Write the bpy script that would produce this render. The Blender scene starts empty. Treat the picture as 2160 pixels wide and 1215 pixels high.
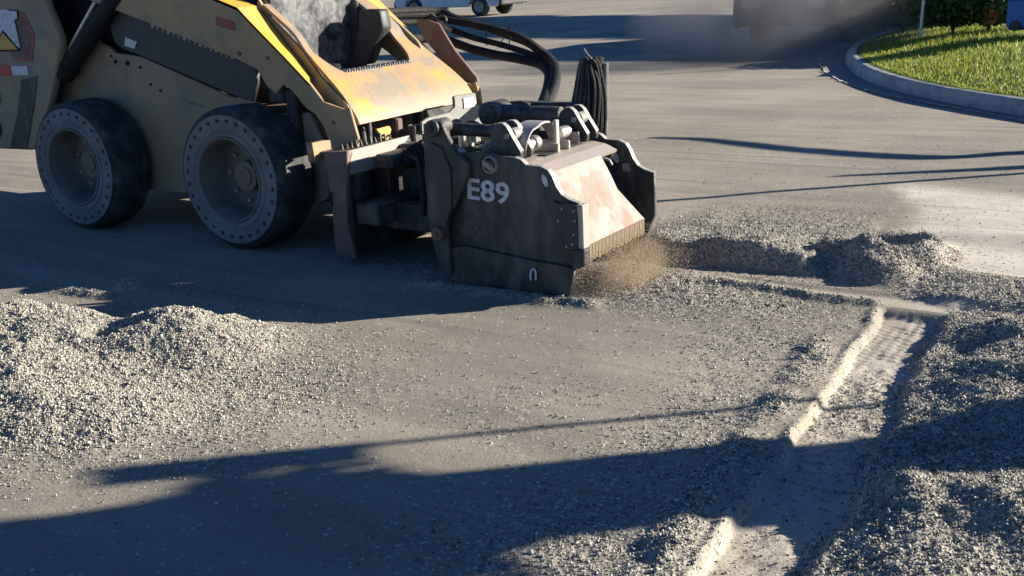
import bpy, math, random
import numpy as np
from mathutils import Vector, Matrix
random.seed(7); rng = np.random.default_rng(11)
scn = bpy.context.scene
R = math.radians
# ------------------------------------------------------------------ camera
CAM = np.array([6.412, -4.524, 1.57]); YAW, PITCH, ROLL, FPX = R(123.22), R(16.28), R(-2.86), 2312.9
_d = np.array([math.cos(YAW)*math.cos(PITCH), math.sin(YAW)*math.cos(PITCH), -math.sin(PITCH)])
_r0 = np.array([math.sin(YAW), -math.cos(YAW), 0.0]); _u0 = np.cross(_r0, _d)
_r = _r0*math.cos(ROLL)+_u0*math.sin(ROLL); _u = -_r0*math.sin(ROLL)+_u0*math.cos(ROLL)
cd = bpy.data.cameras.new('camera'); cam = bpy.data.objects.new('camera', cd); scn.collection.objects.link(cam)
cam.matrix_world = Matrix(((_r[0], _u[0], -_d[0], CAM[0]), (_r[1], _u[1], -_d[1], CAM[1]), (_r[2], _u[2], -_d[2], CAM[2]), (0, 0, 0, 1)))
cd.sensor_width = 36; cd.lens = 36*FPX/2160; cd.clip_start = 0.05; cd.clip_end = 500
scn.camera = cam
# ------------------------------------------------------------------ light
SUN_AZ, SUN_EL = R(40), R(20)
w = bpy.data.worlds.new('World'); scn.world = w; w.use_nodes = True
nt = w.node_tree; bg = nt.nodes['Background']; sky = nt.nodes.new('ShaderNodeTexSky')
sky.sky_type = 'NISHITA'; sky.sun_disc = False; sky.sun_elevation = SUN_EL; sky.sun_rotation = R(90)-SUN_AZ
sky.air_density = 1.0; sky.dust_density = 0.3; sky.ozone_density = 2.5
wb = nt.nodes.new('ShaderNodeMix'); wb.data_type = 'RGBA'; wb.blend_type = 'MULTIPLY'; wb.inputs[0].default_value = 1; wb.inputs[7].default_value = (.33, .62, .98, 1)
nt.links.new(sky.outputs[0], wb.inputs[6]); nt.links.new(wb.outputs[2], bg.inputs[0]); bg.inputs[1].default_value = 0.05
sd = bpy.data.lights.new('sun', 'SUN'); sd.energy = 5.0; sd.angle = R(0.5); sd.color = (1.0, 0.92, 0.79)
so = bpy.data.objects.new('sun', sd); scn.collection.objects.link(so)
sdir = Vector((math.cos(SUN_AZ)*math.cos(SUN_EL), math.sin(SUN_AZ)*math.cos(SUN_EL), math.sin(SUN_EL)))
so.rotation_euler = sdir.to_track_quat('Z', 'Y').to_euler(); so.location = (8, 8, 12)
vs = scn.view_settings; vs.view_transform = 'Standard'; vs.look = 'None'; vs.gamma = 1; vs.exposure = 1.3
scn.cycles.max_bounces = 6; scn.cycles.volume_bounces = 1
# ------------------------------------------------------------------ helpers
def U(px, py, **k):
    """point of the measured view on the plane x=, y= or z="""
    v = _d*FPX+_r*(px-1080)-_u*(py-607.5); a = list(k)[0]; i = 'xyz'.index(a)
    return CAM+v*((k[a]-CAM[i])/v[i])
def XZ(pts, y): return [(float(q[0]), float(q[2])) for q in (U(a, b, y=y) for a, b in pts)]
def YZ(pts, x): return [(float(q[1]), float(q[2])) for q in (U(a, b, x=x) for a, b in pts)]
def link(name, me, m, parent=None, smooth=False):
    o = bpy.data.objects.new(name, me); scn.collection.objects.link(o)
    if m is not None: me.materials.clear(); me.materials.append(m)
    if parent is not None: o.parent = parent; o.matrix_parent_inverse = Matrix.Identity(4)
    if smooth:
        me.polygons.foreach_set('use_smooth', [True]*len(me.polygons))
    return o
def tag(o, label=None, cat=None, group=None, kind=None):
    for k, v in (('label', label), ('category', cat), ('group', group), ('kind', kind)):
        if v: o[k] = v
    return o
def thing(name, label, cat, group=None, loc=(0, 0, 0)):
    o = bpy.data.objects.new(name, None); scn.collection.objects.link(o); o.location = loc; o.empty_display_size = .2
    return tag(o, label, cat, group)
def raw(verts, faces):
    me = bpy.data.meshes.new('m'); me.from_pydata([tuple(map(float, v)) for v in verts], [], faces); me.update(); return me
def join(parts):
    V = []; F = []
    for v, f in parts:
        n = len(V); V += [tuple(p) for p in v]; F += [tuple(i+n for i in q) for q in f]
    return V, F
def smooth_by_angle(me, deg=35):
    me.polygons.foreach_set('use_smooth', [True]*len(me.polygons))
    try: me.set_sharp_from_angle(angle=R(deg))
    except Exception: pass
def box(x0, x1, y0, y1, z0, z1, b=.004):
    """box with chamfered vertical+horizontal edges"""
    b = min(b, (x1-x0)/3, (y1-y0)/3, (z1-z0)/3)
    V = []
    for sx in (0, 1):
        for sy in (0, 1):
            for sz in (0, 1):
                X, Y, Z = (x0, x1)[sx], (y0, y1)[sy], (z0, z1)[sz]; dx, dy, dz = (b, -b)[sx], (b, -b)[sy], (b, -b)[sz]
                V += [(X, Y+dy, Z+dz), (X+dx, Y, Z+dz), (X+dx, Y+dy, Z)]
    idx = lambda sx, sy, sz, k: (sx*4+sy*2+sz)*3+k
    F = [[idx(s, 0, 0, 0), idx(s, 1, 0, 0), idx(s, 1, 1, 0), idx(s, 0, 1, 0)] for s in (0, 1)]
    F += [[idx(0, s, 0, 1), idx(1, s, 0, 1), idx(1, s, 1, 1), idx(0, s, 1, 1)] for s in (0, 1)]
    F += [[idx(0, 0, s, 2), idx(1, 0, s, 2), idx(1, 1, s, 2), idx(0, 1, s, 2)] for s in (0, 1)]
    for a in (0, 1):
        for c in (0, 1):
            F.append([idx(a, c, 0, 0), idx(a, c, 1, 0), idx(a, c, 1, 1), idx(a, c, 0, 1)])
            F.append([idx(a, 0, c, 0), idx(a, 1, c, 0), idx(a, 1, c, 2), idx(a, 0, c, 2)])
            F.append([idx(0, a, c, 1), idx(1, a, c, 1), idx(1, a, c, 2), idx(0, a, c, 2)])
            for e in (0, 1): F.append([idx(a, c, e, k) for k in (0, 1, 2)])
    return V, F
def fixn(me):
    import bmesh
    bm = bmesh.new(); bm.from_mesh(me); bmesh.ops.recalc_face_normals(bm, faces=bm.faces); bm.to_mesh(me); bm.free(); me.update()
def boxes(name, lst, m, parent, b=.004, split=True):
    if split and len(lst) > 1: return [boxes(name, [q], m, parent, b) for q in lst][0]
    V, F = join([box(*q, b=b) for q in lst]); me = raw(V, F); fixn(me)
    return link(name, me, m, parent)
def solid(name, V, F, m, parent, smooth=False):
    me = raw(V, F); fixn(me); o = link(name, me, m, parent)
    if smooth: smooth_by_angle(me)
    return o
def tube_vf(pts, r, n=10, cap=True, wob=0):
    P = [Vector(p) for p in pts]; V = []; F = []
    up = Vector((0.13, .2, .97)); rr = r if hasattr(r, '__len__') else [r]*len(P)
    last = None
    for i, p in enumerate(P):
        t = (P[min(i+1, len(P)-1)]-P[max(i-1, 0)]).normalized()
        a = t.cross(up if last is None else last)
        if last is None:
            if a.length < .1: a = t.cross(Vector((1, 0, 0)))
            a.normalize(); b = t.cross(a).normalized()
        else:
            b = (last - t*last.dot(t)).normalized(); a = b.cross(t).normalized()
        last = b
        for k in range(n):
            th = 2*math.pi*k/n; V.append(p+(a*math.cos(th)+b*math.sin(th))*rr[i])
    for i in range(len(P)-1):
        for k in range(n): F.append((i*n+k, i*n+(k+1) % n, (i+1)*n+(k+1) % n, (i+1)*n+k))
    if cap: F.append(tuple(range(n))[::-1]); F.append(tuple(range((len(P)-1)*n, len(P)*n)))
    return V, F
def spline(pts, n=8):
    P = [Vector(p) for p in pts]; out = []
    for i in range(len(P)-1):
        p0 = P[max(i-1, 0)]; p1 = P[i]; p2 = P[i+1]; p3 = P[min(i+2, len(P)-1)]
        for j in range(n):
            t = j/n; out.append(.5*((2*p1)+(p2-p0)*t+(2*p0-5*p1+4*p2-p3)*t*t+(3*p1-p0-3*p2+p3)*t**3))
    out.append(P[-1]); return out
def tubes(name, paths, r, m, parent, n=10, sp=True):
    if len(paths) > 1: return [tubes(name, [q], r, m, parent, n, sp) for q in paths][0]
    L = [tube_vf(spline(p) if sp and len(p) > 2 else p, r, n) for p in paths]
    V, F = join(L); return solid(name, V, F, m, parent, True)
def cyl(a, b, r, n=24, r2=None):
    a = Vector(a); b = Vector(b); c = min(.004, r*.2, (b-a).length*.2); t = (b-a).normalized(); r2 = r if r2 is None else r2
    return tube_vf([a, a+t*c, b-t*c, b], [r-c, r, r2, r2-c], n)
def cyls(name, lst, m, parent, n=24, split=False):
    if split and len(lst) > 1: return [cyls(name, [q], m, parent, n) for q in lst][0]
    V, F = join([cyl(*q, n=n) for q in lst]); return solid(name, V, F, m, parent, True)
def plate_me(outer, holes=(), t=.02, bev=.002):
    """flat plate from a 2D outline with holes; local (u, v, w), w in 0..t"""
    cu = bpy.data.curves.new('c', 'CURVE'); cu.dimensions = '2D'; cu.fill_mode = 'BOTH'
    for L in [outer]+list(holes):
        s = cu.splines.new('POLY'); s.points.add(len(L)-1); s.use_cyclic_u = True
        for i, p in enumerate(L): s.points[i].co = (p[0], p[1], 0, 1)
    cu.extrude = t/2-bev; cu.bevel_depth = bev; cu.bevel_resolution = 0; cu.offset = -bev
    o = bpy.data.objects.new('c', cu); scn.collection.objects.link(o)
    bpy.context.view_layer.update()
    me = bpy.data.meshes.new_from_object(o.evaluated_get(bpy.context.evaluated_depsgraph_get()))
    bpy.data.objects.remove(o); bpy.data.curves.remove(cu); return me
def remap(me, fn):
    n = len(me.vertices); a = np.empty(n*3); me.vertices.foreach_get('co', a); a = a.reshape(-1, 3)
    b = fn(a); me.vertices.foreach_set('co', np.ascontiguousarray(b).ravel()); me.update(); return me
def plate_y(name, outer, y, t, m, parent, holes=(), bev=.002):
    """plate in an x,z plane whose near face is at y, thickness t towards +y"""
    me = remap(plate_me(outer, holes, t, bev), lambda a: np.c_[a[:, 0], y+t/2+a[:, 2], a[:, 1]]); fixn(me)
    return link(name, me, m, parent)
def plate_x(name, outer, x, t, m, parent, holes=(), bev=.002):
    """plate in a y,z plane whose front face is at x, thickness t towards -x"""
    me = remap(plate_me(outer, holes, t, bev), lambda a: np.c_[x-t/2-a[:, 2], a[:, 0], a[:, 1]]); fixn(me)
    return link(name, me, m, parent)
def circ(cx, cy, r, n=28, ry=None, rot=0):
    ry = ry or r; out = []
    for k in range(n):
        t = 2*math.pi*k/n; u, v = r*math.cos(t), ry*math.sin(t)
        out.append((cx+u*math.cos(rot)-v*math.sin(rot), cy+u*math.sin(rot)+v*math.cos(rot)))
    return out
def rnd(pts, n=4, k=.3):
    """round the corners of an outline a little"""
    out = []
    for i in range(len(pts)):
        p0, p1, p2 = [np.array(pts[j % len(pts)], float) for j in (i-1, i, i+1)]
        d = min(k*.5, .45)
        a = p1+(p0-p1)*d; b = p1+(p2-p1)*d
        for j in range(n+1):
            t = j/n; out.append(tuple((1-t)**2*a+2*t*(1-t)*p1+t*t*b))
    return out
# ------------------------------------------------------------------ materials
def N(nt, t, **k):
    n = nt.nodes.new(t)
    for a, b in k.items(): setattr(n, a, b)
    return n
def mat(name, col, rough=.6, metal=0., dirt=(.30, .27, .22), amt=.35, scale=6., bump=.15, bscale=60., streak=None, spec=.5, col2=None, c2amt=.5, c2scale=2.5, lo=.45, hi=.7):
    m = bpy.data.materials.new(name); m.use_nodes = True; t = m.node_tree; b = t.nodes['Principled BSDF']
    tc = N(t, 'ShaderNodeTexCoord'); mp = N(t, 'ShaderNodeMapping'); t.links.new(tc.outputs['Object'], mp.inputs[0])
    if streak: mp.inputs['Scale'].default_value = streak
    n1 = N(t, 'ShaderNodeTexNoise'); n1.inputs['Scale'].default_value = scale; n1.inputs['Detail'].default_value = 9; n1.inputs['Roughness'].default_value = .65
    t.links.new(mp.outputs[0], n1.inputs['Vector'])
    r1 = N(t, 'ShaderNodeMapRange'); r1.inputs[1].default_value = lo; r1.inputs[2].default_value = hi; r1.inputs[4].default_value = amt
    t.links.new(n1.outputs[0], r1.inputs[0])
    src = None
    mx = N(t, 'ShaderNodeMix', data_type='RGBA'); mx.inputs[6].default_value = (*col, 1); mx.inputs[7].default_value = (*dirt, 1)
    if col2:
        n2 = N(t, 'ShaderNodeTexNoise'); n2.inputs['Scale'].default_value = c2scale; n2.inputs['Detail'].default_value = 5
        t.links.new(tc.outputs['Object'], n2.inputs['Vector'])
        r2 = N(t, 'ShaderNodeMapRange'); r2.inputs[1].default_value = .42; r2.inputs[2].default_value = .62; r2.inputs[4].default_value = c2amt
        t.links.new(n2.outputs[0], r2.inputs[0])
        m2 = N(t, 'ShaderNodeMix', data_type='RGBA'); m2.inputs[6].default_value = (*col, 1); m2.inputs[7].default_value = (*col2, 1)
        t.links.new(r2.outputs[0], m2.inputs[0]); t.links.new(m2.outputs[2], mx.inputs[6])
    t.links.new(r1.outputs[0], mx.inputs[0]); t.links.new(mx.outputs[2], b.inputs['Base Color'])
    b.inputs['Metallic'].default_value = metal; b.inputs['Specular IOR Level'].default_value = spec
    r3 = N(t, 'ShaderNodeMapRange'); r3.inputs[3].default_value = max(rough-.12, .05); r3.inputs[4].default_value = min(rough+.25, 1); t.links.new(n1.outputs[0], r3.inputs[0]); t.links.new(r3.outputs[0], b.inputs['Roughness'])
    if bump:
        n3 = N(t, 'ShaderNodeTexNoise'); n3.inputs['Scale'].default_value = bscale; n3.inputs['Detail'].default_value = 4
        t.links.new(tc.outputs['Object'], n3.inputs['Vector'])
        bp = N(t, 'ShaderNodeBump'); bp.inputs['Strength'].default_value = bump; bp.inputs['Distance'].default_value = .01
        t.links.new(n3.outputs[0], bp.inputs['Height']); t.links.new(bp.outputs[0], b.inputs['Normal'])
    return m
M = {}
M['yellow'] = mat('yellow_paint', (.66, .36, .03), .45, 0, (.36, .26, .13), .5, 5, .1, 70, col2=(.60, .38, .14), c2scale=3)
M['tan'] = mat('dusty_side_paint', (.36, .26, .145), .6, 0, (.21, .185, .16), .85, 4.5, .15, 40, col2=(.27, .235, .19), c2amt=.8, c2scale=1.6)
M['cross'] = mat('worn_yellow_paint', (.52, .30, .075), .5, 0, (.25, .205, .155), 1.0, 3.8, .2, 60, col2=(.44, .19, .10), c2amt=.7, c2scale=3.4, lo=.38, hi=.56)
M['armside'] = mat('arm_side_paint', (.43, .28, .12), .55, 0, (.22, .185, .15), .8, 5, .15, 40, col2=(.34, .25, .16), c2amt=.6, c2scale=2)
M['black'] = mat('black_panel', (.035, .036, .038), .5, 0, (.09, .085, .08), .5, 4, .1, 60)
M['darksteel'] = mat('dark_steel', (.036, .035, .034), .5, .1, (.16, .148, .132), .9, 8, .35, 90, streak=(1, 1, .35))
M['frame'] = mat('rusty_frame_paint', (.13, .085, .075), .6, .1, (.24, .20, .18), .6, 6, .2, 80, col2=(.20, .07, .05), c2amt=.5)
M['lightsteel'] = mat('bare_worn_steel', (.38, .335, .29), .45, .25, (.30, .26, .22), .7, 9, .2, 90, col2=(.5, .38, .33), c2amt=.5)
M['edge'] = mat('pale_edge_steel', (.42, .40, .37), .4, .4, (.3, .27, .24), .4, 12, .1)
M['silver'] = mat('bright_steel', (.62, .60, .57), .3, .8, (.35, .32, .28), .4, 14, .1)
M['greysteel'] = mat('grey_dusty_steel', (.20, .20, .185), .6, .1, (.36, .34, .30), .7, 8, .25, 90)
M['rubber'] = mat('dusty_rubber_side', (.15, .145, .14), .85, 0, (.26, .25, .24), .9, 5, .3, 50, spec=.25, lo=.35, hi=.65)
M['tread'] = mat('dark_rubber_tread', (.035, .037, .04), .8, 0, (.15, .145, .135), .7, 8, .35, 35, spec=.3)
M['rim'] = mat('dusty_rim', (.15, .14, .125), .7, .1, (.26, .23, .19), .8, 7, .2, 60)
M['hub'] = mat('rusty_hub', (.22, .16, .11), .7, .1, (.30, .25, .2), .7, 10, .2)
M['hose'] = mat('black_hose', (.013, .013, .014), .65, 0, (.08, .075, .07), .4, 22, .6, 120, spec=.3)
M['hose2'] = mat('grey_hose', (.07, .07, .072), .55, 0, (.25, .24, .22), .5, 20, .5, 160)
M['white'] = mat('white_letters', (.66, .66, .68), .6, 0, (.22, .21, .20), .7, 38, 0, lo=.5, hi=.66)
M['red'] = mat('red_tape', (.55, .07, .05), .6, 0, (.4, .2, .14), .4, 15, 0)
M['redfade'] = mat('faded_red_decal', (.30, .075, .05), .6, 0, (.30, .20, .14), .6, 12, 0)
M['void'] = mat('dark_cavity', (.012, .012, .013), .9, 0, (.03, .03, .03), .3, 6, 0)
M['concrete'] = mat('concrete', (.42, .41, .39), .85, 0, (.20, .18, .16), .85, 5, .3, 120)
M['gutter'] = mat('dirty_gutter', (.20, .18, .165), .9, 0, (.30, .27, .24), .7, 2.5, .3, 120)
M['bark'] = mat('bark', (.10, .075, .055), .9, 0, (.16, .13, .10), .6, 12, .6, 30)
M['carblack'] = mat('dark_car_paint', (.015, .016, .02), .3, 0, (.10, .09, .08), .5, 3, 0)
M['carwhite'] = mat('white_car_paint', (.7, .7, .7), .3, 0, (.5, .48, .45), .3, 3, 0)
M['blue'] = mat('blue_plastic', (.02, .16, .50), .4, 0, (.08, .2, .4), .3, 5, 0)
M['orange'] = mat('orange_plastic', (.65, .16, .05), .5, 0, (.4, .2, .1), .3, 5, 0)
M['post'] = mat('galvanised_post', (.55, .55, .54), .45, .3, (.4, .38, .35), .4, 10, .1)
# hood plate: pale dusty metal with faded pink and yellow blotches
def hood_mat():
    m = mat('pale_hood_plate', (.285, .262, .215), .6, 0, (.20, .172, .135), .85, 6, .25, 80, lo=.4, hi=.62); t = m.node_tree; b = t.nodes['Principled BSDF']
    old = b.inputs['Base Color'].links[0].from_socket
    tc = N(t, 'ShaderNodeTexCoord'); n = N(t, 'ShaderNodeTexNoise'); n.inputs['Scale'].default_value = 6.5; n.inputs['Detail'].default_value = 3
    mp = N(t, 'ShaderNodeMapping'); mp.inputs['Location'].default_value = (1.3, .4, 2.2); t.links.new(tc.outputs['Object'], mp.inputs[0]); t.links.new(mp.outputs[0], n.inputs['Vector'])
    r = N(t, 'ShaderNodeMapRange'); r.inputs[1].default_value = .50; r.inputs[2].default_value = .57; r.inputs[4].default_value = .8
    t.links.new(n.outputs[0], r.inputs[0]); mx = N(t, 'ShaderNodeMix', data_type='RGBA'); t.links.new(r.outputs[0], mx.inputs[0])
    t.links.new(old, mx.inputs[6]); mx.inputs[7].default_value = (.42, .13, .10, 1); t.links.new(mx.outputs[2], b.inputs['Base Color'])
    return m
M['hood'] = hood_mat()
def glass_mat():
    m = bpy.data.materials.new('scratched_polycarbonate'); m.use_nodes = True; t = m.node_tree; b = t.nodes['Principled BSDF']
    tc = N(t, 'ShaderNodeTexCoord'); n = N(t, 'ShaderNodeTexNoise'); n.inputs['Scale'].default_value = 11; n.inputs['Detail'].default_value = 12; n.inputs['Roughness'].default_value = .72; n.inputs['Distortion'].default_value = .3
    t.links.new(tc.outputs['Object'], n.inputs['Vector'])
    r = N(t, 'ShaderNodeValToRGB'); e = r.color_ramp.elements; e[0].position = .35; e[0].color = (.06, .06, .065, 1); e[1].position = .72; e[1].color = (.30, .30, .30, 1)
    t.links.new(n.outputs[0], r.inputs[0]); t.links.new(r.outputs[0], b.inputs['Base Color'])
    r2 = N(t, 'ShaderNodeMapRange'); r2.inputs[1].default_value = .35; r2.inputs[2].default_value = .6; r2.inputs[3].default_value = .35; r2.inputs[4].default_value = .85
    t.links.new(n.outputs[0], r2.inputs[0]); t.links.new(r2.outputs[0], b.inputs['Alpha']); b.inputs['Roughness'].default_value = .25
    return m
M['glass'] = glass_mat()
# ------------------------------------------------------------------ ground relief
def _vn(x, y, s, seed):
    r = np.random.default_rng(seed); T = r.random((256, 256)); x = x*s+37.3; y = y*s+91.7
    xi = np.floor(x).astype(int); yi = np.floor(y).astype(int); fx = x-xi; fy = y-yi; fx = fx*fx*(3-2*fx); fy = fy*fy*(3-2*fy)
    g = lambda a, b: T[a & 255, b & 255]
    return (g(xi, yi)*(1-fx)*(1-fy)+g(xi+1, yi)*fx*(1-fy)+g(xi, yi+1)*(1-fx)*fy+g(xi+1, yi+1)*fx*fy)-.5
def fbm(x, y, s, o=4, seed=1, g=.5):
    a = 1; t = 0
    for k in range(o): t = t+a*_vn(x, y, s*2**k, seed+k); a *= g
    return t
def ss(a, b, x): t = np.clip((x-a)/(b-a), 0, 1); return t*t*(3-2*t)
def gs(x, y, cx, cy, sx, sy, rot=0):
    c, s = math.cos(R(rot)), math.sin(R(rot)); u = (x-cx)*c+(y-cy)*s; v = -(x-cx)*s+(y-cy)*c
    return np.exp(-(np.abs(u/sx)**2.3)-(np.abs(v/sy)**2.3))
def groove_l(y): return 5.22+(0.33-y)*.06
def relief(x, y):
    """height, gravel amount, pale dust amount"""
    wx = x+.05*fbm(x, y, 5, 3, 21); wy = y+.05*fbm(x, y, 5, 3, 31)
    h = .006*fbm(x, y, 1.2, 4, 3); g = np.zeros_like(h)+.03+.08*ss(.05, .35, fbm(x, y, 1.3, 4, 141)); d = .38+.75*fbm(x, y, .8, 5, 41)
    # left heaps
    lm = .17*gs(wx, wy, 2.66, -1.42, .30, .24, 20)+.14*gs(wx, wy, 1.92, -1.64, .50, .24, 15)+.09*gs(wx, wy, 2.35, -2.02, .45, .30, 25)\
        + .08*gs(wx, wy, 2.85, -2.25, .42, .26, 30)+.07*gs(wx, wy, 1.6, -2.2, .8, .5, 10)-.07*gs(wx, wy, 2.33, -1.62, .17, .09, 20)-.05*gs(wx, wy, 2.2, -1.25, .12, .14, 60)\
        + .03*gs(wx, wy, 1.40, -1.02, .20, .05, 5)+.05*gs(wx, wy, 1.50, -.85, .06, .05)
    h += lm*(1+.35*fbm(x, y, 7, 3, 51)); g = np.maximum(g, np.clip(lm*22, 0, 1)); g = np.maximum(g, .9*gs(wx, wy, 2.6, -2.0, .95, .62, 28)); d = d+np.clip(lm*6, 0, .7)
    # heap ahead of the planer: steep near face, long back
    ex = ss(3.55, 3.9, wx)*(1-ss(4.70, 4.84, wx)); pr = ss(.71, .82, wy-.05*(4.7-x))*np.exp(-np.clip(wy-.88, 0, 9)/.5)
    top = .125+.03*np.sin(x*9)+.05*fbm(x, y, 4, 2, 61)
    h += ex*pr*top; g = np.maximum(g, np.clip(ex*pr*3, 0, 1)); g = np.maximum(g, .8*gs(wx, wy, 4.3, 1.25, .8, .6))
    # ring shaped heap
    rr = np.hypot((wx-5.0)/1.0, (wy-1.30)/1.05); ring = np.exp(-((rr-.25)/.085)**2)
    h += .10*ring*(.8+1.2*fbm(x, y, 4, 2, 131))+.03*gs(wx, wy, 4.98, 1.3, .1, .08); g = np.maximum(g, np.clip(1.3*np.exp(-(rr/.46)**4), 0, 1))
    l2 = gs(wx, wy, 5.13, .86, .15, .11)+.6*gs(wx, wy, 4.93, .95, .1, .09); h += .10*l2; g = np.maximum(g, l2)
    g = np.maximum(g, .95*ss(5.1, 5.35, wx)*ss(.5, .62, wy)*(1-ss(1.0, 1.25, wy+.25*(x-5.3)))); h += .03*ss(5.25, 5.5, wx)*ss(.5, .62, wy)*(1-ss(.95, 1.2, wy))
    dbr = ss(2.8, 3.0, x)*(1-ss(3.95, 4.1, x))*np.exp(-((wy+.15)/.06)**2); g = np.maximum(g, .85*dbr); h += .018*dbr*(.8+2*fbm(x, y, 9, 2, 211))
    g = np.maximum(g, .5*ss(2.2, 2.6, x)*(1-ss(3.8, 4.0, x))*ss(-.1, .1, y)*(1-ss(.6, .8, y)))
    # pale cut strip running away from the drum
    st = ss(4.15, 4.5, x)*(1-ss(5.5, 5.7, x))*ss(.42, .45, y+.03*(x-5))*(1-ss(.56, .62, y)); h -= .012*st; g = g*(1-.9*st); d = d+st*.9
    lip = ss(4.2, 4.5, x)*(1-ss(5.15, 5.25, x))*np.exp(-((wy-.39)/.035)**2); h += .025*lip; g = np.maximum(g, lip*.9)
    # spill by the drum
    sp = gs(wx, wy, 4.2, .25, .55, .32, -10); h += .03*sp; g = np.maximum(g, .95*sp)
    sp = gs(wx, wy, 4.6, .2, .6, .25, -10); g = np.maximum(g, .6*sp)
    # milled groove
    gl = groove_l(y)+.018*fbm(x*0+3.1, y, 3.5, 4, 71); yy = (1-ss(.30, .40, y))
    gr_ = gl+.255+.06*fbm(x*0+7.7, y, 3.5, 4, 171)
    fl = ss(gl, gl+.016, x)*(1-ss(gr_, gr_+.05, x))*yy
    lp = np.exp(-((.6*wx+.4*x-gl+.010)/.018)**2)*yy*np.clip(.75+1.8*fbm(x, y, 6, 3, 181), .15, 1.4); lp2 = np.exp(-((wx-gl+.13)/.075)**2)*yy*(ss(.0, -.4, y)*1.2+.15)*(.6+1.2*fbm(x, y, 5, 3, 81))
    h += -.035*fl+.009*lp*(.8+1.2*fbm(x, y, 7, 3, 91))+.022*lp2; g = np.maximum(g*(1-fl), np.clip(1.1*lp2+.35*lp, 0, 1)); d = d+fl*.95+lp*.5
    g = np.maximum(g, .55*fl*gs(wx, wy, 5.38, -.75, .3, .35)); g = np.maximum(g, .15*fl*ss(-.9, -1.2, y)); g = np.maximum(g, .8*np.exp(-((wx-gr_-.02)/.035)**2)*yy); h += fl*(.0035*np.sin((y+x*.35)*2*math.pi/.04)*(.5+.5*np.sin(x*2*math.pi/.045))+.0018*np.sin(x*2*math.pi/.045+.5)+.004*fbm(x, y, 9, 2, 151))*ss(-.75, -.45, y)*np.clip(.6+2*fbm(x, y, 7, 3, 191), 0, 1)+fl*.010*fbm(x, y, 14, 4, 201)
    # right heaps
    rh = ss(gr_+.02, gr_+.34, wx)*(1-ss(.15, .42, wy))*(.040+.06*fbm(x, y, 3, 3, 101))
    rh = rh+.07*gs(wx, wy, 5.98, -.36, .26, .12)+.065*gs(wx, wy, 5.95, -1.50, .3, .2)+.05*gs(wx, wy, 5.74, -1.50, .07, .14, 20)+.06*gs(wx, wy, 5.8, .1, .2, .16)-.07*gs(wx, wy, 5.72, -.02, .12, .05, 40)-.07*gs(wx, wy, 5.83, -1.0, .25, .1, 40)
    h += np.where(wx > gl+.2, rh, 0); rm = ss(gr_+.0, gr_+.08, wx)*(1-ss(.45, .6, wy)); g = np.maximum(g, rm)
    g = np.maximum(g, .65*gs(wx, wy, 5.15, -2.15, .5, .35)*(x < gl)); g = np.maximum(g, .4*gs(wx, wy, 5.0, -1.2, .25, .8)*(x < gl))
    g = np.maximum(g, .35*gs(wx, wy, 4.9, -.3, .3, .5))
    # pale dust sheet on the right
    ds = ss(0, .26, wx-(5.08-.30*(y-1.2))+.12*fbm(x, y, 3, 3, 161))*ss(.30, .42, np.hypot(x-5., y-1.3))*ss(1.12, 1.22, wy+.12*(x-5.3))*(1-ss(2.9, 3.5, wy+.2*(x-5))); d = np.maximum(d, ds*1.9); g = np.minimum(g, 1-.92*ds)
    near = ss(7.6, 6.8, np.abs(y)+0*x)
    g = np.clip(g, 0, 1); h += g*(.010*fbm(x, y, 28, 2, 111)+.007*fbm(x, y, 70, 2, 121))
    h -= .0*near
    # street crown and fall towards the far gutter are gentle: flat beyond the work area
    return h, g, np.clip(d, 0, 1.9)
def axis(lo, hi, a, b, step, grow=1.09):
    c = list(np.arange(a, b+1e-6, step)); s = step; v = c[-1]
    while v < hi: s = min(s*grow, 6); v += s; c.append(v)
    s = step; v = c[0]; L = []
    while v > lo: s = min(s*grow, 6); v -= s; L.append(v)
    return np.array(L[::-1]+c)
gx = axis(-90, 90, 1.0, 6.5, .0105); gy = axis(-40, 160, -2.9, 2.6, .0105)
GX, GY = np.meshgrid(gx, gy); HH, GG, DD = relief(GX, GY)
# flatten where the tyres and planer rest
def grid_mesh(name, GX, GY, HH):
    ny, nx = GX.shape; me = bpy.data.meshes.new(name); nv = nx*ny; me.vertices.add(nv)
    me.vertices.foreach_set('co', np.stack([GX, GY, HH], -1).astype(np.float32).ravel())
    i = np.arange(nv).reshape(ny, nx); q = np.stack([i[:-1, :-1], i[:-1, 1:], i[1:, 1:], i[1:, :-1]], -1).reshape(-1, 4); nf = len(q)
    me.loops.add(nf*4); me.loops.foreach_set('vertex_index', q.ravel().astype(np.int32)); me.polygons.add(nf)
    me.polygons.foreach_set('loop_start', np.arange(nf, dtype=np.int32)*4); me.update(calc_edges=True)
    me.polygons.foreach_set('use_smooth', np.ones(nf, bool)); return me
me = grid_mesh('ground', GX, GY, HH)
for nm, A in (('gravel', GG), ('dust', DD)):
    at = me.attributes.new(nm, 'FLOAT', 'POINT'); at.data.foreach_set('value', A.astype(np.float32).ravel())
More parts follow.
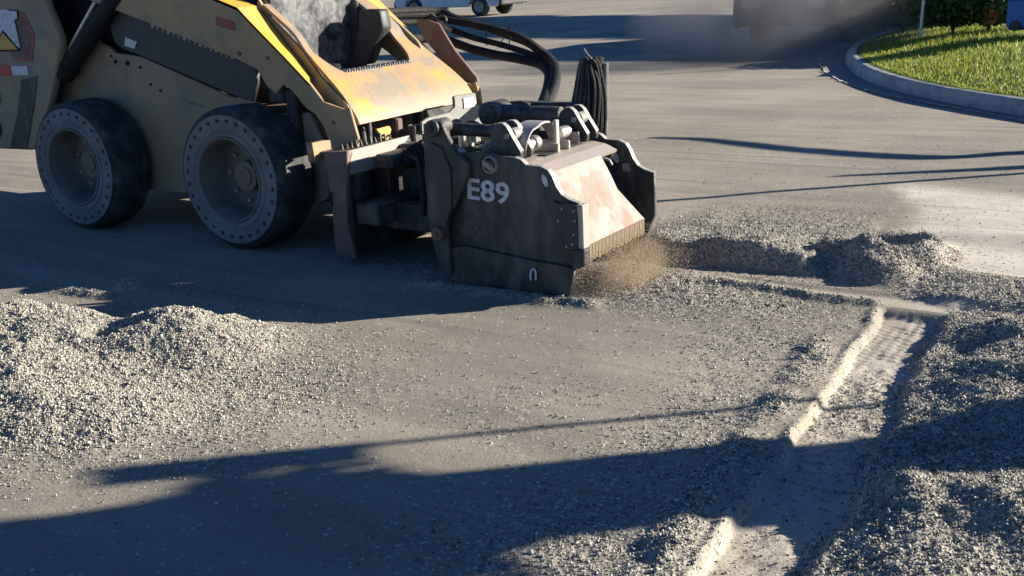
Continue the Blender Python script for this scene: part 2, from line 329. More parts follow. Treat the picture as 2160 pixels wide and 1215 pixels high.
def ground_mat():
    m = bpy.data.materials.new('milled_asphalt'); m.use_nodes = True; t = m.node_tree; b = t.nodes['Principled BSDF']; lk = t.links.new
    tc = N(t, 'ShaderNodeTexCoord'); ag = N(t, 'ShaderNodeAttribute', attribute_name='gravel'); ad = N(t, 'ShaderNodeAttribute', attribute_name='dust')
    def noise(s, d=6, sc=(1, 1, 1), ro=.6):
        mp = N(t, 'ShaderNodeMapping'); mp.inputs['Scale'].default_value = sc; lk(tc.outputs['Object'], mp.inputs[0])
        n = N(t, 'ShaderNodeTexNoise'); n.inputs['Scale'].default_value = s; n.inputs['Detail'].default_value = d; n.inputs['Roughness'].default_value = ro; lk(mp.outputs[0], n.inputs['Vector']); return n.outputs[0]
    def rng_(v, a, b_, c=0., d=1.):
        r = N(t, 'ShaderNodeMapRange'); r.inputs[1].default_value = a; r.inputs[2].default_value = b_; r.inputs[3].default_value = c; r.inputs[4].default_value = d; lk(v, r.inputs[0]); return r.outputs[0]
    def mix(f, a, c):
        x = N(t, 'ShaderNodeMix', data_type='RGBA')
        if isinstance(f, float): x.inputs[0].default_value = f
        else: lk(f, x.inputs[0])
        for i, v in ((6, a), (7, c)):
            if isinstance(v, tuple): x.inputs[i].default_value = (*v, 1)
            else: lk(v, x.inputs[i])
        return x.outputs[2]
    def ma(op, a, c):
        x = N(t, 'ShaderNodeMath', operation=op)
        for i, v in ((0, a), (1, c)):
            if isinstance(v, float): x.inputs[i].default_value = v
            else: lk(v, x.inputs[i])
        return x.outputs[0]
    asph = mix(rng_(noise(150, 3), .35, .7), (.135, .12, .098), (.235, .208, .168))
    dust = mix(rng_(noise(90, 3), .4, .65), (.37, .325, .255), (.47, .415, .33))
    big = rng_(noise(1.1, 8, (.45, 1.3, 1)), .36, .64); stre = rng_(noise(2.2, 7, (.25, 2.2, 1), .7), .42, .62)
    f = ma('MULTIPLY', ma('ADD', ma('MULTIPLY', big, .45), ma('MULTIPLY', stre, .35)), 1.)
    f = ma('ADD', ma('MULTIPLY', f, .55), ma('MULTIPLY', ad.outputs['Fac'], .62))
    fc = N(t, 'ShaderNodeClamp'); lk(f, fc.inputs[0])
    col = mix(fc.outputs[0], asph, dust)
    pf = rng_(ad.outputs['Fac'], 1.25, 1.85); col = mix(pf, col, mix(rng_(noise(3, 4), .4, .6), (.52, .475, .395), (.60, .55, .465)))
    # patches of old surface
    col = mix(rng_(noise(.55, 7, (.6, 1.6, 1), .62), .50, .60, 0., .38), col, (.15, .145, .135))
    # crumbs
    v = N(t, 'ShaderNodeTexVoronoi'); v.inputs['Scale'].default_value = 85; lk(tc.outputs['Object'], v.inputs['Vector'])
    s = N(t, 'ShaderNodeSeparateColor'); lk(v.outputs['Color'], s.inputs[0])
    gcol = N(t, 'ShaderNodeValToRGB'); e = gcol.color_ramp.elements; e[0].position = 0; e[0].color = (.09, .09, .08, 1); e[1].position = 1; e[1].color = (.50, .45, .37, 1); x = e.new(.35); x.color = (.24, .225, .19, 1)
    lk(s.outputs[0], gcol.inputs[0])
    thr = ma('LESS_THAN', s.outputs[1], ma('ADD', ma('MULTIPLY', ag.outputs['Fac'], .95), .015))
    col = mix(ma('MULTIPLY', thr, .8), col, gcol.outputs[0])
    # long dark tyre scuffs along the street
    sc_ = rng_(noise(1.6, 5, (.10, 3.4, 1)), .57, .66, 0., .42); col = mix(sc_, col, (.12, .115, .11))
    pl_ = rng_(noise(2.3, 6, (.10, 3.6, 1), .7), .58, .66, 0., .30); col = mix(pl_, col, (.44, .41, .36))
    pq_ = rng_(noise(1.9, 9, (1, 1, 1), .75), .60, .70, 0., .35); col = mix(pq_, col, (.40, .375, .33))
    lk(col, b.inputs['Base Color']); b.inputs['Roughness'].default_value = .92; b.inputs['Specular IOR Level'].default_value = .2
    hgt = ma('ADD', ma('MULTIPLY', v.outputs['Distance'], ma('ADD', ma('MULTIPLY', ag.outputs['Fac'], 1.2), .12)), ma('MULTIPLY', noise(220, 4), .5))
    bp = N(t, 'ShaderNodeBump'); bp.inputs['Strength'].default_value = .55; bp.inputs['Distance'].default_value = .008; lk(hgt, bp.inputs['Height']); lk(bp.outputs[0], b.inputs['Normal'])
    return m
tag(link('ground', me, ground_mat()), kind='structure')
# ------------------------------------------------------------------ loose stones
def stones(name, X, Y, Z, S, m, sink=.25):
    n = len(X); base = np.array([(1, 0, 0), (-1, 0, 0), (0, 1, 0), (0, -1, 0), (0, 0, 1), (0, 0, -1)], float)
    fc = np.array([(0, 2, 4), (2, 1, 4), (1, 3, 4), (3, 0, 4), (2, 0, 5), (1, 2, 5), (3, 1, 5), (0, 3, 5)])
    q = rng.normal(size=(n, 4)); q /= np.linalg.norm(q, axis=1)[:, None]; a, b, c, d = q.T
    Rm = np.stack([1-2*(c*c+d*d), 2*(b*c-a*d), 2*(b*d+a*c), 2*(b*c+a*d), 1-2*(b*b+d*d), 2*(c*d-a*b), 2*(b*d-a*c), 2*(c*d+a*b), 1-2*(b*b+c*c)], -1).reshape(n, 3, 3)
    V = base[None]*rng.uniform(.6, 1.2, (n, 6, 1))*rng.uniform(.6, 1.1, (n, 1, 3)); V = np.einsum('nij,nkj->nki', Rm, V)*(S/2)[:, None, None]
    V += np.stack([X, Y, Z+S*(.5-sink)], -1)[:, None, :]
    F = (fc[None]+(np.arange(n)*6)[:, None, None]).reshape(-1, 3); me = bpy.data.meshes.new(name); me.vertices.add(n*6)
    me.vertices.foreach_set('co', V.astype(np.float32).ravel()); nf = len(F); me.loops.add(nf*3); me.loops.foreach_set('vertex_index', F.astype(np.int32).ravel())
    me.polygons.add(nf); me.polygons.foreach_set('loop_start', np.arange(nf, dtype=np.int32)*3); me.update(calc_edges=True)
    at = me.attributes.new('tint', 'FLOAT', 'POINT'); at.data.foreach_set('value', np.repeat(rng.random(n), 6).astype(np.float32))
    return link(name, me, m)
def stone_mat(name, c0, c1, c2):
    m = bpy.data.materials.new(name); m.use_nodes = True; t = m.node_tree; b = t.nodes['Principled BSDF']
    a = N(t, 'ShaderNodeAttribute', attribute_name='tint'); r = N(t, 'ShaderNodeValToRGB'); e = r.color_ramp.elements
    e[0].position = 0; e[0].color = (*c0, 1); e[1].position = 1; e[1].color = (*c2, 1); x = e.new(.45); x.color = (*c1, 1)
    t.links.new(a.outputs['Fac'], r.inputs[0]); t.links.new(r.outputs[0], b.inputs['Base Color']); b.inputs['Roughness'].default_value = .9; b.inputs['Specular IOR Level'].default_value = .25
    return m
pale_stone = stone_mat('pale_millings', (.08, .078, .07), (.37, .35, .29), (.66, .62, .53))
grey_stone = stone_mat('grey_millings', (.05, .053, .048), (.31, .30, .26), (.60, .575, .51))
def scatter(n, x0, x1, y0, y1, lo, hi, cond=None, pw=1.0):
    X = rng.uniform(x0, x1, n); Y = rng.uniform(y0, y1, n); h, g, d = relief(X, Y); k = rng.random(n) < g**pw
    if cond is not None: k &= cond(X, Y)
    X, Y, h, g = X[k], Y[k], h[k], g[k]; S = lo+(hi-lo)*rng.random(len(X))**2.5
    return X, Y, h, S
left = lambda x, y: (x < 3.9) & (y < -.4)
tag(stones('millings_gravel', *scatter(260000, .9, 3.9, -2.75, -.55, .004, .013, left, 1.5), pale_stone), 'pale asphalt millings heaped at the left of the street', 'gravel', kind='stuff')
tag(stones('millings_gravel', *scatter(270000, 3.5, 6.5, -2.6, 2.3, .004, .013, lambda x, y: ~left(x, y), 1.4), grey_stone), 'grey green asphalt millings heaped around the groove and ahead of the planer', 'gravel', kind='stuff')
X, Y, h, S_ = scatter(3000, .9, 3.9, -2.75, -.55, .010, .026, left, 2); tag(stones('asphalt_chunks', X, Y, h, S_, pale_stone), 'larger broken asphalt chunks in the left heaps', 'chunks', kind='stuff')
X, Y, h, S_ = scatter(4200, 3.5, 6.5, -2.6, 2.3, .010, .026, lambda x, y: ~left(x, y), 2); tag(stones('asphalt_chunks', X, Y, h, S_, grey_stone), 'larger broken asphalt chunks in the heaps around the groove', 'chunks', kind='stuff')
X = rng.uniform(-2, 6.4, 9000); Y = rng.uniform(-2.8, 6, 9000); h, g, d = relief(X, Y)
tag(stones('loose_crumbs', X, Y, h, .004+.012*rng.random(9000)**5, grey_stone), 'scattered crumbs of asphalt lying over the dusty street', 'crumbs', kind='stuff')
#@@MACHINE@@
# ------------------------------------------------------------------ skid steer loader
YC = 0.865                                    # centre line
mir = lambda y: 2*YC-y
loader = thing('skid_steer_loader', 'dusty yellow skid steer loader with solid pierced tyres carrying the planer', 'loader')
def lathe(prof, n=72, y0=0):
    V = []; F = []
    for r, y in prof:
        for k in range(n):
            a = 2*math.pi*k/n; V.append((r*math.cos(a), y, r*math.sin(a)))
    for i in range(len(prof)-1):
        for k in range(n): F.append((i*n+k, i*n+(k+1) % n, (i+1)*n+(k+1) % n, (i+1)*n+k))
    return V, F
def make_wheel():
    V, F = lathe([(.262, .012), (.258, -.006), (.247, -.006), (.240, .01), (.232, .05), (.222, .12), (.212, .165), (.205, .18), (0.09, .18), (.088, .17), (.0, .17)])
    V2, F2 = lathe([(.205, .18), (.205, .29), (.25, .295)])
    wh = solid('wheel', *join([(V, F), (V2, F2)]), M['rim'], loader, True)
    prof = [(.388, .02), (.388, .0), (.393, -.002), (.400, .004), (.402, .010), (.412, .016), (.424, .030), (.430, .055)]
    for k in range(9):                       # worn, slightly uneven tread bands
        y = .055+.022*k; prof += [(.430, y+.002), (.4285, y+.011), (.430, y+.020)]
    prof += [(.430, .255), (.418, .285), (.40, .295), (.262, .295)]
    solid('tyre', *lathe(prof, 96), M['tread'], wh, True)
    holes = [circ(.353*math.cos(2*math.pi*k/28), .353*math.sin(2*math.pi*k/28), .0125, 8, .0155, 2*math.pi*k/28) for k in range(28)]
    sw = plate_y('sidewall', circ(0, 0, .3885, 96), -.001, .03, M['rubber'], wh, [circ(0, 0, .262, 72)]+holes, .0015)
    r1 = solid('sidewall_rib', *lathe([(.300, .0), (.298, -.006), (.290, -.007), (.286, 0)], 72), M['rubber'], wh, True)
    solid('hole_backing', *lathe([(.262, .028), (.388, .028)], 72), M['void'], wh)
    cy = [((0, .19, 0), (0, .130, 0), .095), ((0, .135, 0), (0, .118, 0), .06)]
    solid('hub', *join([cyl(a, b, r) for a, b, r in cy]), M['hub'], wh, True)
    for t in [2*math.pi*k/8 for k in range(8)]:
        solid('wheel_bolt', *cyl((.155*math.cos(t), .185, .155*math.sin(t)), (.155*math.cos(t), .155, .155*math.sin(t)), .014, 6), M['lightsteel'], wh)
    return wh
def copy_wheel(w0, x, y, z, rz, ry):
    c = w0.copy(); scn.collection.objects.link(c); c.parent = loader
    for ch in w0.children:
        d = ch.copy(); scn.collection.objects.link(d); d.parent = c
    c.location = (x, y, z); c.rotation_euler = (0, ry, rz); return c
WZ = .432; w0 = make_wheel(); w0.location = (1.469, 0, WZ); w0.rotation_euler = (0, .1, 0)
copy_wheel(w0, 0, 0, WZ, 0, .33); copy_wheel(w0, 1.469, 2*YC, WZ, math.pi, .2); copy_wheel(w0, 0, 2*YC, WZ, math.pi, .5)
axles = [((x, .2, WZ), (x, 2*YC-.2, WZ), .11) for x in (0, 1.469)]
cyls('axle', axles, M['frame'], loader, split=True)
# chassis: one tub with a sloping top line
cp = XZ([(105, 262), (110, 205), (116, 190), (132, 166), (158, 158), (172, 130), (187, 95), (204, 86), (230, 99), (244, 112), (296, 119), (400, 165), (487, 205), (530, 212), (585, 240)], .33)
cp = cp+[(1.86, .80), (1.95, .62), (1.95, .30), (1.85, .235), (-.55, .235), (-.62, .35)]
ch = plate_y('chassis', cp, .33, .03, M['tan'], loader, bev=.004)
plate_y('chassis', cp, mir(.33)-.03, .03, M['tan'], loader, bev=.004)
boxes('belly', [(-.95, 1.94, .36, mir(.36), .25, .74)], M['frame'], loader, .02)
boxes('engine_bay', [(-.9, .3, .40, mir(.40), .735, 1.80)], M['void'], loader, .02)
# mounting holes, stains on the side
st = [XZ([p], .33)[0] for p in [(245, 130), (270, 133), (297, 142), (319, 178), (340, 191), (236, 118)]]
cyls('bolt', [((a, .335, b), (a, .318, b), r) for (a, b), r in zip(st, (.012, .016, .009, .008, .008, .007))], M['void'], loader, 10, True)
# worn stencil on the side: short dark dashes
dz = XZ([(385, 210)], .33)[0]
boxes('worn_marking', [(dz[0]+.016*k, dz[0]+.016*k+.010, .3275, .331, dz[1]-.012-.0035*k-.003*(k % 2), dz[1]+.008-.0035*k) for k in range(13)], M['greysteel'], loader, .001, False)
# rear tower with badge
tower = [(-80, -90), (88, -90), (98, 10), (110, 38), (119, 60), (126, 80), (127, 105), (116, 163), (108, 205), (95, 260), (72, 317), (0, 314), (-80, 311)]
rt = plate_y('rear_tower', rnd(XZ(tower, .16), 3, .25), .16, .06, M['tan'], loader, bev=.012)
boxes('rear_tower', [(-1.25, -.72, .22, mir(.22), .50, 1.48)], M['tan'], loader, .03)
plate_y('rear_tower', rnd(XZ(tower, .16), 3, .25), mir(.16)-.06, .06, M['tan'], loader, bev=.012)
def dec(name, pts, m, par, y=.16, lift=.002, t=.003):
    return plate_y(name, XZ(pts, y), y-lift-t, t, m, par, bev=.0005)
dec('badge', [(-51, 26), (51, 26), (74, 74), (69, 130), (31, 127), (22, 109), (-22, 109), (-31, 127), (-69, 130), (-74, 74)], M['redfade'], rt)
dec('badge_border', [(-44, 33), (47, 33), (66, 75), (62, 122), (36, 120), (26, 106), (-26, 106), (-36, 120), (-62, 122), (-66, 75)], M['frame'], rt, lift=.0045, t=.002)
# letters of the badge: A and T with a dark outline, and a yellow triangle
for lf, mm, g in ((.0065, M['void'], 2.2), (.0085, M['white'], 0)):
    nm = 'badge_letter_outline' if g else 'badge_letter'
    dec(nm, [(-12-g, 20), (20+g, 20), (40+g, 103+g), (24-g, 103-g*2), (9, 66), (-6, 100+g), (-22-g, 100+g)], mm, rt, lift=lf, t=.002)
    dec(nm, [(14-g, 22-g), (38+g, 24-g), (39+g, 40+g), (33+g, 42+g), (46+g, 102+g), (38-g, 96), (25-g, 42+g), (14-g, 40)], mm, rt, lift=lf+.001, t=.002)
dec('badge_triangle_border', [(9, 63), (-13, 108), (47, 107)], M['void'], rt, lift=.0118, t=.0015)
dec('badge_triangle', [(9.5, 69), (-8, 105), (41, 104)], M['yellow'], rt, lift=.0135, t=.0015)
dec('reflective_tape', [(-80, 133), (24, 138), (26, 160), (-80, 158)], M['red'], rt, lift=.004)
dec('reflective_tape', [(25, 139), (58, 139), (64, 158), (28, 159)], M['white'], rt, lift=.0045)
dec('side_grille', [(47, 168), (80, 160), (74, 215), (58, 312), (22, 311), (38, 240)], M['darksteel'], rt, lift=.004)
dec('side_number', [(-14, 190), (0, 196), (2, 212), (-2, 225), (-14, 230)], M['void'], rt, lift=.005)
dec('side_number', [(-14, 250), (0, 258), (5, 275), (1, 290), (-14, 296)], M['void'], rt, lift=.005)
# cab (mostly above the picture)
boxes('cab', [(-.25, 1.42, .46, .52, 1.0, 2.02), (-.25, 1.42, mir(.52), mir(.46), 1.0, 2.02), (-.30, 1.50, .44, mir(.44), 2.02, 2.10), (-.28, -.2, .46, mir(.46), .9, 2.02),
              (1.36, 1.44, .46, .53, .9, 2.02), (1.36, 1.44, mir(.53), mir(.46), .9, 2.02), (.0, .75, .6, mir(.6), .9, 1.1)], M['black'], loader, .015, False)
plate_x('windscreen', [(.47, .95), (1.30, .95), (1.30, 1.98), (.47, 1.98)], 1.50, .006, M['glass'], loader)
boxes('foot_guard', [(1.44, 1.56, 1.19, 1.26, .93, 1.40)], M['black'], loader, .01)
me_p = XZ([(757, 20), (800, 20), (808, 60), (792, 90), (775, 136), (733, 141), (750, 96), (757, 60)], 1.12)
plate_y('door_pillar', rnd(me_p, 3, .3), 1.12, .09, M['black'], loader)
boxes('door_label', [(1.535, 1.54, 1.27, 1.31, 1.02, 1.10)], M['white'], loader, .001)
boxes('cab_floor', [(1.45, 1.98, .46, mir(.46), .90, .95)], M['frame'], loader, .01)
# front of the machine under the cross plate
plate_x('front_panel', rnd([(.40, .22), (1.33, .22), (1.33, .9), (.40, .9)], 3, .1), 1.98, .03, M['frame'], loader, [circ(.75, .40, .05), circ(1.0, .40, .05)])
boxes('front_panel', [(1.98, 2.03, .52, .56, .3, .86), (1.98, 2.03, 1.05, 1.09, .3, .86), (1.98, 2.02, 1.2, 1.24, .3, .86)], M['greysteel'], loader, .004)
boxes('step_tread', [(1.97, 2.03, .50+.024*k, .511+.024*k, .955, 1.03+.006*(k % 2)) for k in range(27)], M['greysteel'], loader, .002, False)
boxes('step_tread', [(1.96, 2.0, .49, 1.15, .94, .985)], M['black'], loader, .003)
# lift arm
AY = .22
def lift_arm(sgn):
    Y = (lambda y: y) if sgn > 0 else mir
    out = [(654, 178), (682, 215), (724, 231), (736, 226), (755, 291), (752, 332), (705, 332), (684, 270), (665, 241), (645, 228), (615, 190), (597, 178), (582, 199), (560, 178), (542, 146), (500, 125), (306, 46), (150, -15), (20, -60), (20, -190), (180, -120), (330, -55), (500, 16), (526, 44)]
    a = plate_y('lift_arm', XZ(out, AY), Y(AY) if sgn > 0 else Y(AY)-.02, .02, M['armside'], loader, bev=.003)
    hp = XZ([(505, 113), (565, 123), (704, 258)], AY)
    cyls('arm_bolt', [((x, Y(AY+.004), z), (x, Y(AY-.01), z), r) for (x, z), r in zip(hp, (.014, .010, .009))], M['frame'], a, 10, True)
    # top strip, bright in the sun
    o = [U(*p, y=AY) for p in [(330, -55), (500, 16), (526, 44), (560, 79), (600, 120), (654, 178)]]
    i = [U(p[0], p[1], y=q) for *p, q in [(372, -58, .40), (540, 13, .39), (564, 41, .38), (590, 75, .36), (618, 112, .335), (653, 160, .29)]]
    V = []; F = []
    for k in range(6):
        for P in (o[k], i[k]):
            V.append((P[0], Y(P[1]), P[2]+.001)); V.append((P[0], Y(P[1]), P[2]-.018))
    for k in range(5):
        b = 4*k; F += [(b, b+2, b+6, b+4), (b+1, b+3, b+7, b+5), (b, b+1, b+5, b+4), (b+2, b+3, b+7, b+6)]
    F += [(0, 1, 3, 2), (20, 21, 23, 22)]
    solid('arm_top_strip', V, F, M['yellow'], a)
    # inner plate
    t = [U(p[0], p[1], y=q) for *p, q in [(545, -2, .42), (566, 34, .40), (600, 67, .37), (637, 107, .345), (676, 162, .31), (734, 223, .27), (753, 291, .27)]]
    V = []; F = []; n = len(t)
    for k, P in enumerate(t):
        dn = np.array([-.10, 0, -.15]) if k < n-1 else np.array([-.12, 0, 0])
        for y_, q in ((0, 0), (.018, 0), (.018, 1), (0, 1)):
            Q = P+dn*q; V.append((Q[0], Y(Q[1]+y_), Q[2]))
    for k in range(n-1):
        for j in range(4): F.append((4*k+j, 4*k+(j+1) % 4, 4*k+4+(j+1) % 4, 4*k+4+j))
    F += [(0, 1, 2, 3), tuple(4*(n-1)+j for j in range(4))]
    solid('arm_inner_plate', V, F, M['armside'], a)
    return a
arm = lift_arm(1); farm = lift_arm(-1)
plate_y('arm_outer_plate', XZ([(880, 40), (905, 42), (928, 50), (940, 70), (962, 106), (986, 136), (1008, 162), (1020, 226), (1011, 243), (985, 236), (968, 215), (958, 170), (930, 120), (895, 80)], 1.56), 1.545, .02, M['frame'], farm, bev=.003)  # dark frame paint stands in for the shade on this far plate
# cross plate between the arms, a bent sheet with a wide notch
prof = spline([(2.285, 0, .752), (2.262, 0, .80), (2.212, 0, .868), (2.13, 0, .945), (2.035, 0, 1.020), (1.94, 0, 1.095), (1.85, 0, 1.168), (1.76, 0, 1.262), (1.60, 0, 1.37), (1.5, 0, 1.43)], 5)
ps = [(p[0], p[2]) for p in prof]; sN = len(ps); sC = 20
ya = lambda i: .27+max(0, i-10)*.0036
def sheet(name, ylo, yhi, i0, i1, m, par, nt_=14, th=.02):
    V = []; F = []; P = range(i0, i1+1); n = len(P)
    for side in (0, 1):
        for i in P:
            a = ps[max(i-1, 0)]; b = ps[min(i+1, sN-1)]; d = np.array([b[0]-a[0], b[1]-a[1]]); d /= np.linalg.norm(d); nx, nz = -d[1], d[0]
            for j in range(nt_+1):
                y = ylo(i)+(yhi(i)-ylo(i))*j/nt_; V.append((ps[i][0]+nx*th*side, y, ps[i][1]+nz*th*side))
    q = lambda s, i, j: s*n*(nt_+1)+i*(nt_+1)+j
    for s in (0, 1):
        for i in range(n-1):
            for j in range(nt_): F.append((q(s, i, j), q(s, i, j+1), q(s, i+1, j+1), q(s, i+1, j)))
    for i in range(n-1):
        for j in (0, nt_): F.append((q(0, i, j), q(0, i+1, j), q(1, i+1, j), q(1, i, j)))
    for j in range(nt_):
        for i in (0, n-1): F.append((q(0, i, j), q(0, i, j+1), q(1, i, j+1), q(1, i, j)))
    return V, F
def fil(i, a, k=3.0): return a*math.exp(-max(0, i-sC)/k)
lo_ = lambda i: ya(i)+.012; hi_ = lambda i: mir(ya(i))-.012
A1 = sheet('', lo_, hi_, 0, sC, None, None, 30)
A2 = sheet('', lo_, lambda i: max(lo_(i)+.05, .42+fil(i, .07)-.003*(i-sC)), sC, sN-1, None, None, 6)
A3 = sheet('', lambda i: 1.20-fil(i, .10)+.001*(i-sC), hi_, sC, sN-1, None, None, 6)
cr = solid('cross_plate', *join([A1, A2, A3]), M['cross'], loader); smooth_by_angle(cr.data, 40)
# stiffener under the cross plate and inner side wall seen through the notch
boxes('cross_tube', [(2.02, 2.12, .30, mir(.30), .80, .88)], M['frame'], loader, .01)
plate_y('inner_side_wall', rnd([(1.95, .95), (1.98, .9), (1.95, 1.12), (1.72, 1.30), (1.42, 1.42)], 4, .4), 1.34, .02, M['tan'], loader)
# dark side panel with sticker strip
dp = XZ([(262, -40), (306, 46), (494, 119), (541, 146), (541, 178), (532, 214), (514, 210), (300, 118), (262, 104), (244, 92), (232, 60), (232, -30)], .27)
sp_ = plate_y('side_panel', dp, .27, .03, M['black'], loader)
q = XZ([(266, 78), (290, 88), (285, 103), (264, 96)], .27); plate_y('sticker', q, .264, .004, M['white'], sp_, bev=.0005)
L = []
for k in range(16):
    px = 318+11.2*k; py = 45+4.35*k; a = XZ([(px, py), (px+6.5, py+2.4), (px+8, py+15+(k % 3)), (px+1.5, py+12)], .27); L.append(a)
for a in L: plate_y('worn_sticker', a, .265, .003, M['greysteel'] if L.index(a) % 3 else M['lightsteel'], sp_, bev=.0004)
q = XZ([(455, 34), (495, 46), (497, 66), (458, 54)], AY); plate_y('faded_sticker', q, AY-.004, .003, M['redfade'], arm, bev=.0005)
boxes('arm_joint', [(1.60, 1.72, .27, .36, .86, 1.05), (1.72, 1.80, .28, .4, .55, .95)], M['darksteel'], loader, .01)
# lift cylinder, dusty
a = U(140, 150, y=.24); b = U(228, 20, y=.24); b2 = a+(b-a)*2.1
cyls('lift_cylinder', [(a, b2, .062), (a-(b-a)*.06, a+(b-a)*.1, .07)], M['hose'], loader)
cyls('cylinder_rod', [(a+Vector((-.08, 0, .02)), Vector(b)+Vector((-.11, 0, .05)), .016)], M['silver'], loader)
# coupler and tilt linkage between frame and machine
boxes('coupler_plate', [(2.235, 2.262, .20, 1.55, .05, .60)], M['void'], loader, .004)  # near-black plate, added to block sunlight through the frame opening
boxes('coupler', [(2.28, 2.40, .36, .46, .12, .56), (2.28, 2.40, mir(.46), mir(.36), .12, .60), (2.30, 2.38, .40, mir(.40), .02, .26), (2.10, 2.30, .60, .66, .50, .74)], M['frame'], loader, .01)  # lower cross box reaches down to stop sunlight under the frame
q = YZ([(794, 272), (822, 266), (826, 273), (819, 299), (806, 290)], 2.3); plate_x('coupler_lever', q, 2.30, .02, M['yellow'], loader)
q = YZ([(658, 301), (697, 296), (702, 330), (665, 343)], 2.20); plate_x('arm_stop', q, 2.20, .05, M['cross'], loader)
hl = []
for k in range(11):
    t = k/10; p0 = U(716+10*k, 305-2.2*k, x=2.30); hl.append([tuple(p0+np.array([.03, -.01, -.03])), tuple(p0+np.array([.01, .012*random.random(), -.008+.024*random.random()])), tuple(p0+np.array([-.03, .02, -.03]))])
tubes('spring_guard', hl, .007, M['darksteel'], loader, 6)
tubes('tilt_hose', [[tuple(U(776, 240, x=2.2)), tuple(U(780, 270, x=2.3)), tuple(U(782, 310, x=2.3))], [tuple(U(765, 270, x=2.2)), tuple(U(768, 285, x=2.3)), tuple(U(772, 320, x=2.3))]], .012, M['hose2'], loader)
# ------------------------------------------------------------------ cold planer
planer = thing('cold_planer', 'black cold planer attachment marked E89 milling the street ahead of the loader', 'cold planer', loc=(0, 0, 0))
PY = -.07
fr = plate_y('mounting_frame', XZ([(682, 328), (700, 322), (731, 318), (733, 372), (729, 400), (733, 470), (740, 505), (752, 547), (707, 530), (700, 440), (690, 370)], -.03), -.03, .03, M['frame'], planer, bev=.003)
plate_y('plate_slot', XZ([(694, 405), (700, 403), (703, 432), (699, 438)], -.033), -.0335, .003, M['void'], fr, bev=.0005)
boxes('mounting_frame', [(2.27, 2.415, 0.001, 1.80, .045, .175), (2.36, 2.41, .0, .13, .17, .53), (2.28, 2.36, .17, .27, .17, .6), (2.34, 2.41, 1.70, 1.80, .17, .7), (2.36, 2.41, .62, .70, .17, .7)], M['darksteel'], planer, .008)  # dark steel stands in for the shadow on rail and posts
plate_x('mounting_frame', YZ([(725, 320), (790, 305), (865, 286), (857, 298), (812, 351), (731, 371)], 2.42), 2.42, .02, M['lightsteel'], planer, bev=.003)
plate_x('mounting_frame', rnd(YZ([(958, 203), (1003, 195), (1007, 221), (1022, 228), (1060, 240), (1060, 275), (890, 280), (890, 258), (905, 248), (948, 238), (960, 226)], 2.44), 3, .25), 2.44, .02, M['greysteel'], planer, bev=.003)
plate_x('cream_sticker', YZ([(976, 207), (999, 204), (1001, 224), (978, 229)], 2.441), 2.4475, .003, M['white'], planer, bev=.0005)
boxes('frame_box', [(2.20, 2.396, .02, .6, .60, .635)], M['darksteel'], planer, .006)
boxes('sun_block_skirt', [(2.42, 3.0, .735, .755, .0, .45)], M['darksteel'], planer, .004)  # added panel that keeps sunlight off the ground under the planer
boxes('side_shift_rail', [(2.42, 3.02, .16, .26, .19, .34), (2.42, 3.02, .45, .56, .20, .62), (2.44, 2.60, .0, 1.2, .24, .36), (2.44, 2.56, .2, 1.3, .52, .60)], M['darksteel'], planer, .01)
tubes('hydraulic_hose', [[tuple(U(850+9*k, 320-6*k, y=.2)), tuple(U(870+8*k, 330, y=.2)), tuple(U(885, 345+4*k, y=.12)), tuple(U(895, 420+9*k, y=.1))] for k in range(5)], .013, M['hose'], planer)
# housing: near and far side plates
near_out = [(892, 262), (912, 255), (934, 262), (950, 300), (962, 327), (1000, 321), (1040, 323), (1060, 330), (1083, 333), (1098, 338), (1109, 349), (1140, 352), (1155, 360), (1164, 374), (1173, 396), (1184, 412), (1200, 422), (1222, 430), (1224, 470), (1226, 530), (1214, 555), (1207, 600), (1200, 632), (1080, 612), (950, 584), (925, 520), (906, 480), (897, 380)]
lh = U(1148, 381, y=PY); latch = U(1032, 346, y=PY)
sl = [(float(lh[0])+a, float(lh[2])+b) for a, b in circ(0, 0, .017, 20, .034, .35)]
side = plate_y('side_plate', XZ(near_out, PY), PY, .03, M['darksteel'], planer, [sl, circ(float(latch[0]), float(latch[2]), .052, 24, .042)], bev=.003)
far_out = [(x, z) for x, z in XZ(near_out, PY)]
sl2 = U(1298, 333, y=.75); fpl = plate_y('side_plate', far_out, .75, .03, M['darksteel'], planer, [circ(float(sl2[0]), float(sl2[2]), .018, 20, .03, .3)], bev=.003)
plate_y('slot_light_disc', [(float(lh[0])+a, float(lh[2])+b) for a, b in circ(0, 0, .016, 20, .033, .35)], PY+.002, .012, M['white'], side)  # white disc paints the lit view through the slot
plate_y('slot_light_disc', [(float(sl2[0])+a, float(sl2[2])+b) for a, b in circ(0, 0, .0175, 20, .029, .3)], .752, .012, M['white'], fpl)
plate_y('patch', XZ([(1312, 345), (1327, 344), (1330, 361), (1315, 362)], .749), .7455, .004, M['lightsteel'], fpl, bev=.0005)
